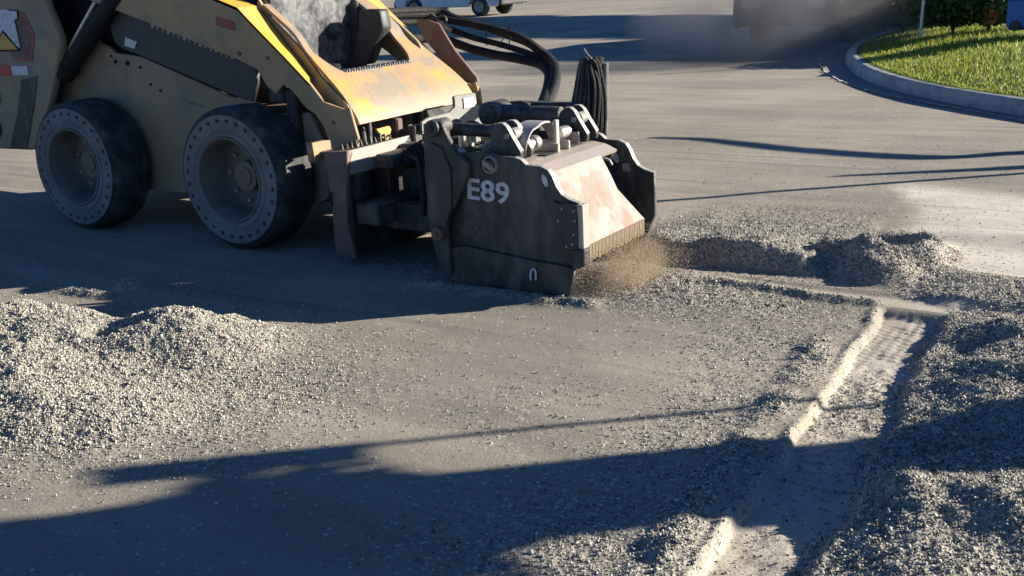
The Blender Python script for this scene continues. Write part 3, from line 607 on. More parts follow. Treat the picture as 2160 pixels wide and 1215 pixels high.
# strut and adjusting arm on the near side
plate_y('strut', rnd(XZ([(893, 266), (908, 252), (930, 258), (942, 286), (964, 326), (986, 345), (986, 372), (966, 420), (946, 462), (944, 505), (952, 577), (934, 582), (913, 515), (904, 470), (897, 380)], PY-.05), 3, .3), PY-.05, .03, M['darksteel'], side, bev=.004)
plate_y('strut', rnd(XZ([(905, 300), (930, 310), (950, 360), (952, 440), (938, 480), (926, 430), (914, 370)], PY-.062), 3, .3), PY-.062, .012, M['black'], side, bev=.003)
p = U(925, 493, y=PY-.07); cyls('pivot', [((p[0], PY-.09, p[2]), (p[0], PY-.04, p[2]), .036), ((p[0], PY-.10, p[2]), (p[0], PY-.08, p[2]), .012)], M['frame'], side)
p = U(912, 271, y=PY-.06); cyls('pivot', [((p[0], PY-.075, p[2]), (p[0], -.01, p[2]), .042), ((p[0], PY-.085, p[2]), (p[0], PY-.07, p[2]), .014)], M['darksteel'], side)
# corner reinforcement, wear block, lower skid shoe
plate_y('corner_plate', XZ([(1166, 423), (1176, 428), (1218, 433), (1221, 470), (1222, 527), (1196, 526), (1186, 490)], PY-.014), PY-.016, .014, M['black'], side, bev=.002)
cyls('bolt', [((x, PY-.024, z), (x, PY-.012, z), .0065) for x, z in XZ([(1211, 445), (1213, 466), (1211, 495), (1208, 515), (1178, 466), (1196, 520), (1186, 440)], PY-.016)], M['lightsteel'], side, 8, True)
boxes('corner_edge', [(3.892, 3.925, PY-.016, PY+.05, .26, .475)], M['lightsteel'], side, .004)
q = XZ([(1208, 527), (1234, 527), (1233, 560), (1222, 568), (1208, 566)], PY-.03); plate_y('wear_block', rnd(q, 3, .3), PY-.035, .06, M['darksteel'], side, bev=.004)
q = XZ([(943, 523), (980, 518), (1038, 531), (1118, 549), (1196, 562), (1212, 570), (1207, 600), (1199, 630), (1185, 640), (1080, 620), (952, 592)], PY-.02)
sk = plate_y('skid_shoe', q, PY-.022, .02, M['darksteel'], side, bev=.003)
boxes('skid_shoe', [(3.1, 3.86, PY-.045, PY+.02, -.012, .012)], M['greysteel'], side, .004)
q = [tuple(U(x, y, y=PY-.03)) for x, y in [(1120, 591), (1119, 578), (1122, 569), (1127, 568), (1130, 576), (1130, 590)]]; tubes('skid_eye', [q], .0055, M['white'], sk, 8)
# latch in the round opening
lx, lz = float(latch[0]), float(latch[2])
tubes('latch', [[(lx-.03, PY-.01, lz+.015), (lx-.005, PY-.03, lz+.01), (lx+.02, PY-.02, lz-.01), (lx+.03, PY-.005, lz-.03)], [(lx-.035, PY, lz-.005), (lx, PY-.015, lz-.012), (lx+.01, PY, lz-.035)]], .009, M['lightsteel'], side, 8, True)
V, F = lathe([(.035, .0), (.034, -.012), (.045, -.014), (.048, 0)], 28); V = [(x+lx+.008, y+PY, z+lz-.002) for x, y, z in V]; solid('latch_ring', V, F, M['greysteel'], side, True)
# bright worn edge on top of both plates
for y in (PY, .75):
    e = XZ([(1085, 333), (1098, 338), (1109, 349), (1140, 352), (1155, 360), (1164, 374), (1173, 396), (1184, 412), (1200, 422), (1222, 430)], PY)
    V = []; F = []
    for x, z in e:
        for a, b in ((0, .0015), (.03, .0015)): V.append((x+.001, y+a-.001 if a == 0 else y+a+.001, z+b)); 
    for k in range(len(e)-1): F.append((2*k, 2*k+1, 2*k+3, 2*k+2))
    o = solid('worn_edge', V, F, M['edge'], side if y == PY else fpl)
    so_ = o.modifiers.new('t', 'SOLIDIFY'); so_.thickness = .004; so_.offset = 0
# number: stencilled on the near plate
def text(body, x, z, h, rot, m, parent, y, name='unit_number', bold=.0):
    cu = bpy.data.curves.new('t', 'FONT'); cu.body = body; cu.size = 1; cu.extrude = .002; cu.offset = bold; cu.space_character = 1.02
    o = bpy.data.objects.new('t', cu); scn.collection.objects.link(o); bpy.context.view_layer.update()
    me = bpy.data.meshes.new_from_object(o.evaluated_get(bpy.context.evaluated_depsgraph_get())); bpy.data.objects.remove(o)
    s = h/.72; c, sn = math.cos(rot), math.sin(rot)
    def f(a):
        u, v = a[:, 0]*s*1.16, a[:, 1]*s; return np.c_[x+u*c-v*sn, y+a[:, 2], z+u*sn+v*c]
    remap(me, f); fixn(me); return link(name, me, m, parent)
e0 = U(984, 417, y=PY); e1 = U(1080, 431, y=PY); et = U(983, 373, y=PY)
text('E89', float(e0[0]), float(e0[2]), float(et[2]-e0[2]), math.atan2(e1[2]-e0[2], e1[0]-e0[0]), M['white'], side, PY-.003, bold=.018)
q = XZ([(985, 452), (1020, 459), (1003, 501), (972, 496)], PY); plate_y('faded_tag', q, PY-.004, .003, mat('faded_tag', (.11, .075, .07), .7, 0, (.05, .045, .045), .9, 40, 0), side, bev=.0005)
# shell
W0, W1 = PY+.03, .75
hx = [(3.02, .10), (3.02, .62), (3.30, .64), (3.45, .635)]
V = []; F = []
def strip(pr, y0, y1, th=.015):
    V = []; F = []; n = len(pr)
    for i, p_ in enumerate(pr):
        a = pr[max(i-1, 0)]; b = pr[min(i+1, n-1)]; d = np.array([b[0]-a[0], b[1]-a[1]]); d /= np.linalg.norm(d)+1e-9; nx, nz = -d[1], d[0]
        ya_, yb_ = (y0(i) if callable(y0) else y0), (y1(i) if callable(y1) else y1)
        for s in (0, 1): V += [(p_[0]-nx*th*s, ya_, p_[1]-nz*th*s), (p_[0]-nx*th*s, yb_, p_[1]-nz*th*s)]
    for i in range(n-1):
        b = 4*i; F += [(b, b+1, b+5, b+4), (b+2, b+3, b+7, b+6), (b, b+2, b+6, b+4), (b+1, b+3, b+7, b+5)]
    F += [(0, 1, 3, 2), (4*n-4, 4*n-3, 4*n-1, 4*n-2)]; return V, F
solid('rear_wall', *strip([(3.02, .08), (3.02, .50), (3.06, .60), (3.20, .62), (3.46, .625)], W0, W1), M['darksteel'], planer)
solid('deck', *strip([(3.43, .655), (3.60, .655), (3.665, .645), (3.735, .615)], W0, W1-.10), M['lightsteel'], planer)
hood_e = {0: .46, 1: .47, 2: .48, 3: .54, 4: .60}
solid('hood', *strip([(3.737, .616), (3.78, .53), (3.82, .44), (3.868, .35), (3.915, .262)], W0, lambda i: hood_e[i]), M['hood'], planer)
solid('inner_shell', *strip([(3.60, .60), (3.66, .50), (3.72, .36), (3.76, .24)], W0, W1, .02), M['black'], planer)
boxes('deck_pocket', [(3.545, 3.60, .14, .26, .654, .661), (3.52, 3.585, .40, .52, .654, .662)], M['void'], planer, .002)
boxes('deck_rib', [(3.44, 3.60, .26, .285, .655, .70), (3.44, 3.60, .37, .39, .655, .70), (3.44, 3.57, .53, .55, .655, .72)], M['lightsteel'], planer, .004)
br = [(3.912+.004*math.sin(k*2.1), 3.924+.004*math.sin(k*2.1), W0+.004+.0098*k, W0+.0125+.0098*k, .195-.012*abs(math.sin(k*1.7)), .266) for k in range(63)]
boxes('brush_flap', br, mat('bristles', (.30, .24, .16), .9, 0, (.30, .22, .15), .8, 30, .2), planer, .001, False)
# drum just visible underneath
cyls('drum', [((3.45, .0, .19), (3.45, .72, .19), .20)], M['frame'], planer, 32)
teeth = []
for k in range(60):
    a = k*.9; y = .01+.0118*k; c = Vector((3.45+.2*math.cos(a), y, .19+.2*math.sin(a))); teeth.append(cyl(c, c+Vector((.05*math.cos(a+.5), 0, .05*math.sin(a+.5))), .013, 8, .004))
solid('drum_teeth', *join(teeth), M['silver'], planer)
# lugs and depth cylinders on both sides
lug = rnd(XZ([(1037, 325), (1037, 290), (1041, 270), (1049, 260), (1061, 260), (1070, 268), (1082, 290), (1094, 310), (1101, 322), (1099, 338), (1060, 338)], 0), 3, .4)
def lugs(y, dx=0, dz=0):
    L = [(x+dx, z+dz) for x, z in lug]
    for yy in (y, y+.10):
        o = plate_y('lug', L, yy, .028, M['darksteel'], planer, bev=.002)
        e = [p_ for p_ in L if p_[1] > .70+dz]
        e = sorted(e, key=lambda p_: p_[0])[len(e)//3:]
        V = []; F = []
        for x, z in e: V += [(x+.001, yy-.001, z+.0015), (x+.001, yy+.029, z+.0015)]
        for k in range(len(e)-1): F.append((2*k, 2*k+1, 2*k+3, 2*k+2))
        w_ = solid('lug_edge', V, F, M['edge'], o); mo = w_.modifiers.new('t', 'SOLIDIFY'); mo.thickness = .003; mo.offset = 0  # pale strip paints the sunlit look of the lug edge
    cyls('lug_pin', [((3.47+dx, y+.03, .775+dz), (3.47+dx, y+.10, .775+dz), .033), ((3.47+dx, y-.012, .775+dz), (3.47+dx, y+.14, .775+dz), .016)], M['greysteel'], planer)
lugs(-.01); lugs(.56, .06, .005)
cyls('depth_cylinder', [((3.07, .03, .795), (3.42, .05, .785), .033), ((3.04, .03, .797), (3.10, .03, .796), .040), ((3.36, .047, .787), (3.42, .05, .786), .040)], M['darksteel'], planer)
cyls('depth_cylinder', [((3.02, .58, .80), (3.42, .62, .79), .048), ((3.02, .50, .80), (3.02, .66, .80), .068)], M['darksteel'], planer)
cyls('cylinder_cap', [((3.02, .485, .80), (3.02, .505, .80), .052), ((3.02, .478, .80), (3.02, .49, .80), .014)], M['black'], planer)
cyls('shaft', [((3.50, .05, .712), (3.50, .20, .712), .027), ((3.50, .17, .712), (3.50, .215, .712), .038), ((3.50, .43, .722), (3.50, .54, .722), .034)], M['silver'], planer, 24, True)
# arched guard
V = []; F = []; n = 20
for k in range(n+1):
    a = math.pi*(1-k/n); y = .215+.175*math.cos(a); z = .665+.155*math.sin(a)**.8; wd = .016+.045*math.sin(a*.5+.4)**2*(1 if k > 6 else .7)
    ox = 3.50
    for xx, dz in ((-wd, 0), (wd, 0), (wd, -.01), (-wd, -.01)): V.append((ox+xx, y, z+dz))
for k in range(n):
    for j in range(4): F.append((4*k+j, 4*k+(j+1) % 4, 4*k+4+(j+1) % 4, 4*k+4+j))
F += [(0, 1, 2, 3), tuple(4*n+j for j in range(4))]
solid('guard_arch', V, F, M['edge'], planer, True)
boxes('guard_bar', [(3.555, 3.575, .29, .325, .645, .815)], M['edge'], planer, .004)
# hydraulic motor and fittings behind the near cylinder
fit = []
for k in range(26):
    c = (3.08+.30*random.random(), .06+.34*random.random(), .645+.09*random.random()); d = random.choice([(1, 0, 0), (0, 1, 0), (0, 0, 1), (.7, .7, 0)])
    L_ = .02+.05*random.random(); solid('hydraulic_fitting', *cyl(c, tuple(c[i]+d[i]*L_ for i in range(3)), .010+.016*random.random(), 10), M['silver'], planer, True)
boxes('motor_block', [(3.06, 3.30, .22, .44, .60, .72), (3.12, 3.22, .10, .20, .62, .69)], mat('green_brown_block', (.12, .11, .06), .5, .3, (.3, .27, .2), .6, 14), planer, .01)
tubes('motor_hose', [[(3.1, .3, .7), (2.95, .32, .78), (2.75, .5, .72), (2.5, .6, .6)], [(3.15, .35, .7), (2.98, .42, .76), (2.75, .6, .70), (2.5, .7, .58)], [(3.2, .2, .68), (3.0, .2, .70), (2.8, .3, .6), (2.5, .4, .5)]], .017, M['hose'], planer)
boxes('top_bar', [(2.98, 3.42, .78, .84, .80, .835)], M['darksteel'], planer, .006)
boxes('top_plate', [(2.86, 3.30, .78, .98, .775, .798)], M['greysteel'], planer, .006)
q = XZ([(1261, 307), (1275, 303), (1292, 305), (1300, 316), (1292, 345), (1280, 340), (1270, 332), (1262, 330)], .70); plate_y('corner_bracket', q, .66, .02, M['black'], planer)
tubes('bracket_rod', [[tuple(U(1263, 333, y=.62)), tuple(U(1283, 337, y=.62)), tuple(U(1291, 348, y=.62))]], .007, M['white'], planer, 8)
# hose bundle on an upright post
bp_ = []
for k in range(13):
    xo = 3.43+.008*k+.01*random.random(); f_ = k/12; t0 = random.random()
    x0, x1 = 1206+4.2*k, 1222+4.4*k; top = 124-3*math.sin(f_*3)+6*random.random(); yb = .80+.05*t0
    a = U(x0, 300-70*(k < 7)+8*random.random(), y=yb); b = U(x0+6+3*t0, 190, y=yb+.01); c = U(x0*.55+1243*.45, top+14, y=yb+.02); d = U((x0+x1)/2*.5+1246*.5, top, y=yb+.03); e = U(x1*.6+1252*.4, top+20, y=yb+.05); f = U(x1+2, 210, y=yb+.06); g_ = U(x1, 298, y=yb+.06)
    bp_.append([tuple(v) for v in (a, b, c, d, e, f, g_)])
tubes('hose_coil', bp_[::2], .0095, M['hose'], planer, 8); tubes('hose_coil', bp_[1::2], .0085, M['hose2'], planer, 8)
a = U(1275, 132, y=.92); b = U(1272, 298, y=.92); cyls('hose_post', [(tuple(b-np.array([0, 0, .1])), tuple(a), .024)], M['hose2'], planer); 
a2 = U(1262, 120, y=.9); b2 = U(1260, 300, y=.9); cyls('hose_post', [(tuple(b2-np.array([0, 0, .1])), tuple(a2), .03)], M['hose'], planer)
tubes('strap_end', [[tuple(U(1247, 124, y=.88)), tuple(U(1238, 112, y=.88)), tuple(U(1232, 103, y=.88))]], .004, M['lightsteel'], planer, 6)
# supply hoses arching from the far arm
def hp(pts, y0, y1, hold=.62): return [tuple(U(880+x/3.796, 20+y/3.796, y=y0+(y1-y0)*max(0, (i/(len(pts)-1)-hold)/(1-hold))**.8)) for i, (x, y) in enumerate(pts)]
H1 = hp([(120, 40), (240, 80), (420, 115), (640, 165), (820, 220), (940, 295), (1050, 380), (1115, 470), (1112, 590), (1060, 730), (1040, 800)], 1.95, .95)
H2 = hp([(100, 100), (200, 132), (430, 220), (700, 290), (900, 355), (1020, 420), (1075, 500), (1070, 620), (1030, 740), (1010, 800)], 1.93, .95)
H3 = hp([(200, 230), (260, 252), (450, 320), (640, 365), (830, 400), (980, 440), (1050, 510), (1045, 620), (1005, 740), (985, 790)], 1.90, .95)
H4 = hp([(150, 10), (300, 68), (560, 145), (750, 215), (900, 275), (1010, 370), (1090, 450), (1090, 560), (1040, 700), (1020, 800)], 1.98, .97)
for H_ in (H1, H2, H3, H4): H_.insert(0, (H_[0][0]-.12, 1.52, H_[0][2]+.02))
tubes('supply_hose', [H1, H4], .028, M['hose'], planer, 10); tubes('supply_hose', [H2], .021, M['hose'], planer, 10); tubes('supply_hose', [H3], .031, M['hose'], planer, 12)
zt = []
for a, b in (((555, 175), (558, 290)), ((690, 230), (660, 310)), ((755, 130), (715, 180)), ((745, 215), (740, 300))):
    zt.append(hp([a, ((a[0]+b[0])/2-6, (a[1]+b[1])/2), b], 1.88, 1.88))
tubes('cable_tie', zt, .004, M['hose'], planer, 6)
fh = []
for k in range(9):
    fh.append(hp([(-150+30*k, 35+8*k), (-60+25*k, 30+20*(k % 3)), (60+20*k, 60+15*(k % 4)), (140+12*k, 95+12*(k % 3))], 1.92, 1.9))
tubes('hose_connector', fh, .010, M['hose2'], planer, 8)
cyls('quick_connector', [(tuple(U(880+(160+20*k)/3.796, 20+(100+14*k)/3.796, y=1.9)), tuple(U(880+(215+20*k)/3.796, 20+(112+18*k)/3.796, y=1.9)), .016) for k in range(4)], M['lightsteel'], planer, 12)
# ------------------------------------------------------------------ thrown grains and dust
n = 26000; a = rng.random(n)**1.1; X = 3.93+.06*rng.normal(size=n)+a*.30*rng.random(n)-.02; Y = -.02+.66*rng.random(n); Z = (.25*rng.random(n)**.7)*(1-.55*a)
k = (Z > .004); tag(stones('thrown_grains', X[k], Y[k], Z[k], .002+.006*rng.random(k.sum())**3, stone_mat('dusty_grain', (.14, .11, .08), (.34, .27, .19), (.48, .40, .30))), 'brown grains flying out below the planer hood', 'grains', kind='stuff')
def volume(name, c, s, dens, col, label, thr=.45, scale=4, emi=0):
    V, F = lathe([(.001, -1), (.38, -.92), (.71, -.71), (.92, -.38), (1, 0), (.92, .38), (.71, .71), (.38, .92), (.001, 1)], 24)
    V = [(c[0]+v[0]*s[0], c[1]+v[1]*s[1], max(c[2]+v[2]*s[2], .02)) for v in V]
    m = bpy.data.materials.new(name); m.use_nodes = True; t = m.node_tree; t.nodes.remove(t.nodes['Principled BSDF'])
    v = N(t, 'ShaderNodeVolumePrincipled'); v.inputs['Color'].default_value = (*col, 1); t.links.new(v.outputs[0], t.nodes['Material Output'].inputs['Volume'])
    tc = N(t, 'ShaderNodeTexCoord'); n_ = N(t, 'ShaderNodeTexNoise'); n_.inputs['Scale'].default_value = scale; t.links.new(tc.outputs['Object'], n_.inputs['Vector'])
    vm = N(t, 'ShaderNodeVectorMath', operation='SUBTRACT'); vm.inputs[1].default_value = c; t.links.new(tc.outputs['Object'], vm.inputs[0])
    vd = N(t, 'ShaderNodeVectorMath', operation='DIVIDE'); vd.inputs[1].default_value = s; t.links.new(vm.outputs[0], vd.inputs[0])
    vl = N(t, 'ShaderNodeVectorMath', operation='LENGTH'); t.links.new(vd.outputs[0], vl.inputs[0])
    r = N(t, 'ShaderNodeMapRange'); r.inputs[1].default_value = .25; r.inputs[2].default_value = 1; r.inputs[3].default_value = 1; r.inputs[4].default_value = 0; t.links.new(vl.outputs['Value'], r.inputs[0])
    r2 = N(t, 'ShaderNodeMapRange'); r2.inputs[1].default_value = thr-.1; r2.inputs[2].default_value = thr+.2; t.links.new(n_.outputs[0], r2.inputs[0])
    mu = N(t, 'ShaderNodeMath', operation='MULTIPLY'); t.links.new(r.outputs[0], mu.inputs[0]); t.links.new(r2.outputs[0], mu.inputs[1])
    m3 = N(t, 'ShaderNodeMath', operation='MULTIPLY'); m3.inputs[1].default_value = dens; t.links.new(mu.outputs[0], m3.inputs[0]); t.links.new(m3.outputs[0], v.inputs['Density'])
    me = raw(V, F); fixn(me); return tag(link(name, me, m), label, 'dust', kind='stuff')
volume('dust_plume', (4.02, .24, .09), (.15, .36, .16), 4, (.80, .64, .46), 'brown dust puffing out under the planer hood', .42, 7)
# ------------------------------------------------------------------ kerb, gutter and lawn on the right
def G2(pts, z=0): return [tuple(U(a, b, z=z)[:2]) for a, b in pts]
outer = G2([(1905, 52), (1850, 72), (1790, 95), (1752, 112), (1732, 128), (1738, 148), (1770, 170), (1850, 197), (1940, 216), (2050, 236), (2160, 257), (2400, 300)])
base = G2([(1945, 60), (1895, 72), (1840, 88), (1805, 103), (1785, 119), (1786, 138), (1816, 166), (1888, 192), (2000, 218), (2160, 247), (2400, 284)])
edge = G2([(1930, 55), (1880, 66), (1842, 80), (1815, 95), (1808, 112), (1830, 134), (1893, 158), (1998, 183), (2160, 206), (2400, 236)], .15)
def smooth2(P, n=80):
    S = spline([(p[0], p[1], 0) for p in P], 12); L = [0]
    for i in range(1, len(S)): L.append(L[-1]+(S[i]-S[i-1]).length)
    out = []; j = 0
    for k in range(n):
        d = L[-1]*k/(n-1)
        while j < len(L)-2 and L[j+1] < d: j += 1
        f = (d-L[j])/max(L[j+1]-L[j], 1e-9); out.append(S[j].lerp(S[j+1], min(max(f, 0), 1)))
    return out
O_, B_, E_ = smooth2(outer), smooth2(base), smooth2(edge)
def ribbon(rows):
    V = []; F = []; n = len(rows[0])
    for r_ in rows: V += r_
    for a in range(len(rows)-1):
        for k in range(n-1): F.append((a*n+k, a*n+k+1, (a+1)*n+k+1, (a+1)*n+k))
    return V, F
z_ = lambda P, z, Q=None, f=0: [((p.x*(1-f)+(Q[i].x if Q else 0)*f), (p.y*(1-f)+(Q[i].y if Q else 0)*f), z) for i, p in enumerate(P)]
tag(solid('gutter', *ribbon([z_(O_, -.02), z_(O_, .012), z_(O_, .006, B_, .5), z_(B_, .004)]), M['gutter'], None, False), kind='structure')
tag(solid('kerb', *ribbon([z_(B_, -.02), z_(B_, .05, E_, .03), z_(B_, .10, E_, .16), z_(B_, .135, E_, .34), z_(B_, .148, E_, .55), z_(B_, .15, E_, .95), z_(B_, .0, E_, 1.0)]), M['concrete'], None, True), kind='structure')
# broken pale line along the gutter lip
L = []
for k in range(4, 74):
    if random.random() < .15: continue
    a, b = O_[k], O_[k+1]; d = (b-a).normalized(); nn = Vector((-d.y, d.x, 0)); w_ = .012+.03*random.random()**2; s_ = -.01
    P4 = []
    for q in range(9): P4.append(tuple(a.lerp(b, q/8)+nn*(s_-w_*random.uniform(.2, 1)*math.sin(math.pi*(q+.3)/8.6)))[:2]+(.0165,))
    for q in range(8, -1, -1): P4.append(tuple(a.lerp(b, q/8)+nn*(s_+w_*random.uniform(.1, .6)*math.sin(math.pi*(q+.3)/8.6)))[:2]+(.0165,))
    L.append((P4, [(q, q+1, 16-q, 17-q) for q in range(8)]))
tag(solid('gutter_residue', *join(L), mat('pale_slurry', (.62, .60, .55), .9, 0, (.4, .37, .33), .5, 8, 0), None), kind='structure')
# lawn mound
far_ = [Vector((p.x+ (26), p.y+ 14, 0)) for p in E_]
rows = [[(p.x, p.y, .10) for p in E_]]
for f, z in ((.0, .15), (.006, .155), (.02, .20), (.05, .30), (.1, .40), (.2, .45), (.5, .5), (1, .5)):
    rows.append([(E_[i].x*(1-f)+far_[i].x*f, E_[i].y*(1-f)+far_[i].y*f, z) for i in range(80)])
lm = mat('lawn_soil', (.07, .11, .02), .95, 0, (.09, .12, .03), .6, 3, .5, 30)
tag(solid('lawn', *ribbon(rows), lm, None, True), kind='structure')
# grass blades
def lawn_z(f): return float(np.interp(f, [0, .006, .02, .05, .1, .2, .5, 1], [.15, .19, .24, .32, .40, .45, .5, .5]))
nb = 60000; V = np.zeros((nb, 3, 3)); 
fi = rng.random(nb)**1.7*.36+.0022; ii = rng.random(nb)*78.99; i0 = ii.astype(int); fr_ = ii-i0
EX = np.array([[p.x, p.y] for p in E_]); FX = np.array([[p.x, p.y] for p in far_]); e_ = EX[i0]*(1-fr_[:, None])+EX[i0+1]*fr_[:, None]; f_ = FX[i0]*(1-fr_[:, None])+FX[i0+1]*fr_[:, None]
pz = np.interp(fi, [0, .006, .02, .05, .1, .2, .5, 1], [.148, .155, .20, .30, .40, .45, .5, .5]); p_ = e_*(1-fi[:, None])+f_*fi[:, None]
hh = (.35+.65*np.clip(fi/.02, 0, 1))*(.03+.05*rng.random(nb))*(1+.7*fbm(p_[:, 0], p_[:, 1], 1.5, 2, 9)); an = rng.random(nb)*6.283; wd = .006+.008*rng.random(nb); ln = rng.normal(size=(nb, 2))*.45*hh[:, None]
V[:, 0] = np.c_[p_[:, 0]-wd*np.cos(an), p_[:, 1]-wd*np.sin(an), pz-.01]; V[:, 1] = np.c_[p_[:, 0]+wd*np.cos(an), p_[:, 1]+wd*np.sin(an), pz-.01]; V[:, 2] = np.c_[p_[:, 0]+ln[:, 0], p_[:, 1]+ln[:, 1], pz+hh]
me = bpy.data.meshes.new('grass'); me.vertices.add(nb*3); me.vertices.foreach_set('co', V.astype(np.float32).ravel()); me.loops.add(nb*3); me.loops.foreach_set('vertex_index', np.arange(nb*3, dtype=np.int32)); me.polygons.add(nb); me.polygons.foreach_set('loop_start', np.arange(nb, dtype=np.int32)*3); me.update(calc_edges=True)
at = me.attributes.new('tint', 'FLOAT', 'POINT'); at.data.foreach_set('value', np.repeat(rng.random(nb), 3).astype(np.float32))
gm = stone_mat('grass_blade', (.08, .12, .015), (.28, .34, .045), (.56, .55, .13))
b_ = gm.node_tree.nodes['Principled BSDF']; b_.inputs['Roughness'].default_value = .5
tr = N(gm.node_tree, 'ShaderNodeBsdfTranslucent'); ms = N(gm.node_tree, 'ShaderNodeMixShader'); ms.inputs[0].default_value = .35
gm.node_tree.links.new(b_.inputs['Base Color'].links[0].from_socket, tr.inputs[0]); gm.node_tree.links.new(b_.outputs[0], ms.inputs[1]); gm.node_tree.links.new(tr.outputs[0], ms.inputs[2]); gm.node_tree.links.new(ms.outputs[0], gm.node_tree.nodes['Material Output'].inputs['Surface'])
tag(link('grass', me, gm), 'bright green grass growing on the kerbed island', 'grass', kind='stuff')
# ------------------------------------------------------------------ leafy plants and trees
leafm = stone_mat('leaf', (.025, .05, .012), (.05, .09, .02), (.10, .14, .04))
def leaves(name, blobs, n, size, m, parent):
    tot = sum(b[3]*b[4]*b[5] for b in blobs); P = []
    for cx, cy, cz, sx, sy, sz in blobs:
        k = max(20, int(n*sx*sy*sz/tot)); v = rng.normal(size=(k, 3)); v /= np.linalg.norm(v, axis=1)[:, None]; r_ = rng.random(k)**.45
        P.append(np.c_[cx+v[:, 0]*r_*sx, cy+v[:, 1]*r_*sy, cz+v[:, 2]*r_*sz])
    P = np.concatenate(P); k = len(P); a = rng.normal(size=(k, 3)); a /= np.linalg.norm(a, axis=1)[:, None]; b = np.cross(a, rng.normal(size=(k, 3))); b /= np.linalg.norm(b, axis=1)[:, None]; s = size*(.6+.8*rng.random(k))[:, None]
    V = np.stack([P-a*s, P+b*s*.5, P+a*s, P-b*s*.5], 1); me = bpy.data.meshes.new(name); me.vertices.add(k*4); me.vertices.foreach_set('co', V.astype(np.float32).ravel())
    me.loops.add(k*4); me.loops.foreach_set('vertex_index', np.arange(k*4, dtype=np.int32)); me.polygons.add(k); me.polygons.foreach_set('loop_start', np.arange(k, dtype=np.int32)*4); me.update(calc_edges=True)
    at = me.attributes.new('tint', 'FLOAT', 'POINT'); at.data.foreach_set('value', np.repeat(rng.random(k), 4).astype(np.float32)); return link(name, me, m, parent)
def tree(name, label, base, trunk, limbs, blobs, n, size, r0=.2, group=None, taper=.55):
    t = thing(name, label, 'tree', group, loc=tuple(base)); 
    V, F = join([tube_vf(spline(trunk, 6), [r0*(1-taper*i/(6*(len(trunk)-1))) for i in range(6*(len(trunk)-1)+1)], 14)]+[tube_vf(spline(l, 5), [r1*(1-.7*i/(5*(len(l)-1))) for i in range(5*(len(l)-1)+1)], 8) for l, r1 in limbs])
    solid('trunk', V, F, M['bark'], t, True)
    if blobs: leaves('crown', blobs, n, size, leafm, t)
    return t
SH = np.array([math.cos(SUN_AZ), math.sin(SUN_AZ), math.tan(SUN_EL)])
def C(px, py, s): return U(px, py, z=0)+SH*s        # the point s metres up-sun of a spot on the street
N2 = np.array([-math.sin(SUN_AZ), math.cos(SUN_AZ)]); S2 = SH[:2]
def AP(al, pe, z=0): return np.array([S2[0]*al+N2[0]*pe, S2[1]*al+N2[1]*pe, z])     # along / across the sun direction
# the tree whose trunk shades the foreground
TA = 7.3; bt = AP(TA, -4.565); tz = math.tan(SUN_EL)
bl = []
for al, pe, rad in ((1.95, -4.62, .33), (1.65, -4.55, .33), (1.4, -4.56, .32), (1.15, -4.72, .34), (.9, -4.80, .36), (.6, -4.86, .40), (.2, -4.95, .5), (1.6, -4.95, .42), (1.2, -5.2, .5), (.7, -5.3, .55), (.1, -5.5, .7), (-.4, -5.2, .7), (1.9, -4.42, .17), (1.7, -4.36, .17), (1.5, -4.34, .16), (1.75, -4.22, .10), (1.55, -4.2, .09), (1.9, -4.28, .08), (1.4, -4.22, .06), (-.6, -5.9, .8), (.4, -6.0, .8)):
    q = AP(TA, pe, (TA-al)*tz)-bt; bl.append((q[0], q[1], q[2], rad, rad, rad*.5))
tree('street_tree', 'leafy street tree just outside the picture shading the foreground', bt, [(0, 0, -.1), (0, 0, .8), (0, 0, 1.6), (0, 0, (TA-1.9)*tz), (0, 0, (TA-.5)*tz)], [((lambda q: [(0, 0, (TA-2.4)*tz), tuple((q+np.array([0, 0, (TA-2.2)*tz]))/2*np.array([1, 1, 1])), tuple(q)])(AP(TA, b[1], (TA-b[0])*tz)-bt), .07) for b in ((1.2, -4.8), (.4, -5.4), (1.5, -5.0))], bl, 80000, .045, .27, taper=.1)
def post(name, label, cat, pe, al0, al1, r, off, panel=None):
    """upright post off to the right whose shade runs along the sun line at offset pe, ending at al1"""
    b = AP(off, pe); h = (off-al1)*tz; t = thing(name, label, cat, loc=tuple(b)); cyls('pole', [((0, 0, -.1), (0, 0, h), r)], M['post'], t, 14)
    if panel:
        w_, a0, a1 = panel; o_ = boxes('panel', [(-.012, .012, -w_, w_*.25, (off-a1)*tz, (off-a0)*tz)], M['post'], t, .003); o_.rotation_euler = (0, 0, SUN_AZ)
    return t
post('marker_post', 'thin grey marker post throwing a line of shade across the foreground', 'post', -4.035, 7, .9, .016, 7.6, (.12, .98, 1.9))
post('sign_post', 'thin grey sign post throwing a line of shade past the planer', 'post', -.45, 6.5, 3.2, .032, 9.2)
# a bent bare branch far right
b0 = U(2160, 322, z=0)
bare = []
for px, py, s in ((2400, 318, 5.5), (2160, 322, 5.2), (1960, 333, 5.0), (1700, 318, 4.9), (1500, 295, 4.8), (1380, 290, 4.7)): bare.append(tuple(C(px, py, s)))
q0 = C(2400, 318, 5.5); base_ = np.array([q0[0]+1.2, q0[1]+.3, 0])
tree('bare_tree', 'bare branched tree standing past the right edge by the lawn', base_, [(0, 0, -.1), (-.1, 0, 1.2), (-.3, 0, 2.2), tuple(q0-base_)], [([tuple(np.array(p)-base_) for p in bare], .10), ([tuple(np.array(p)-base_+np.array([0, 0, .06*i])) for i, p in enumerate([C(2300, 345, 5.4), C(2160, 352, 5.3), C(2020, 358, 5.2), C(1900, 362, 5.1)])], .09)], [], 0, 0, .07)
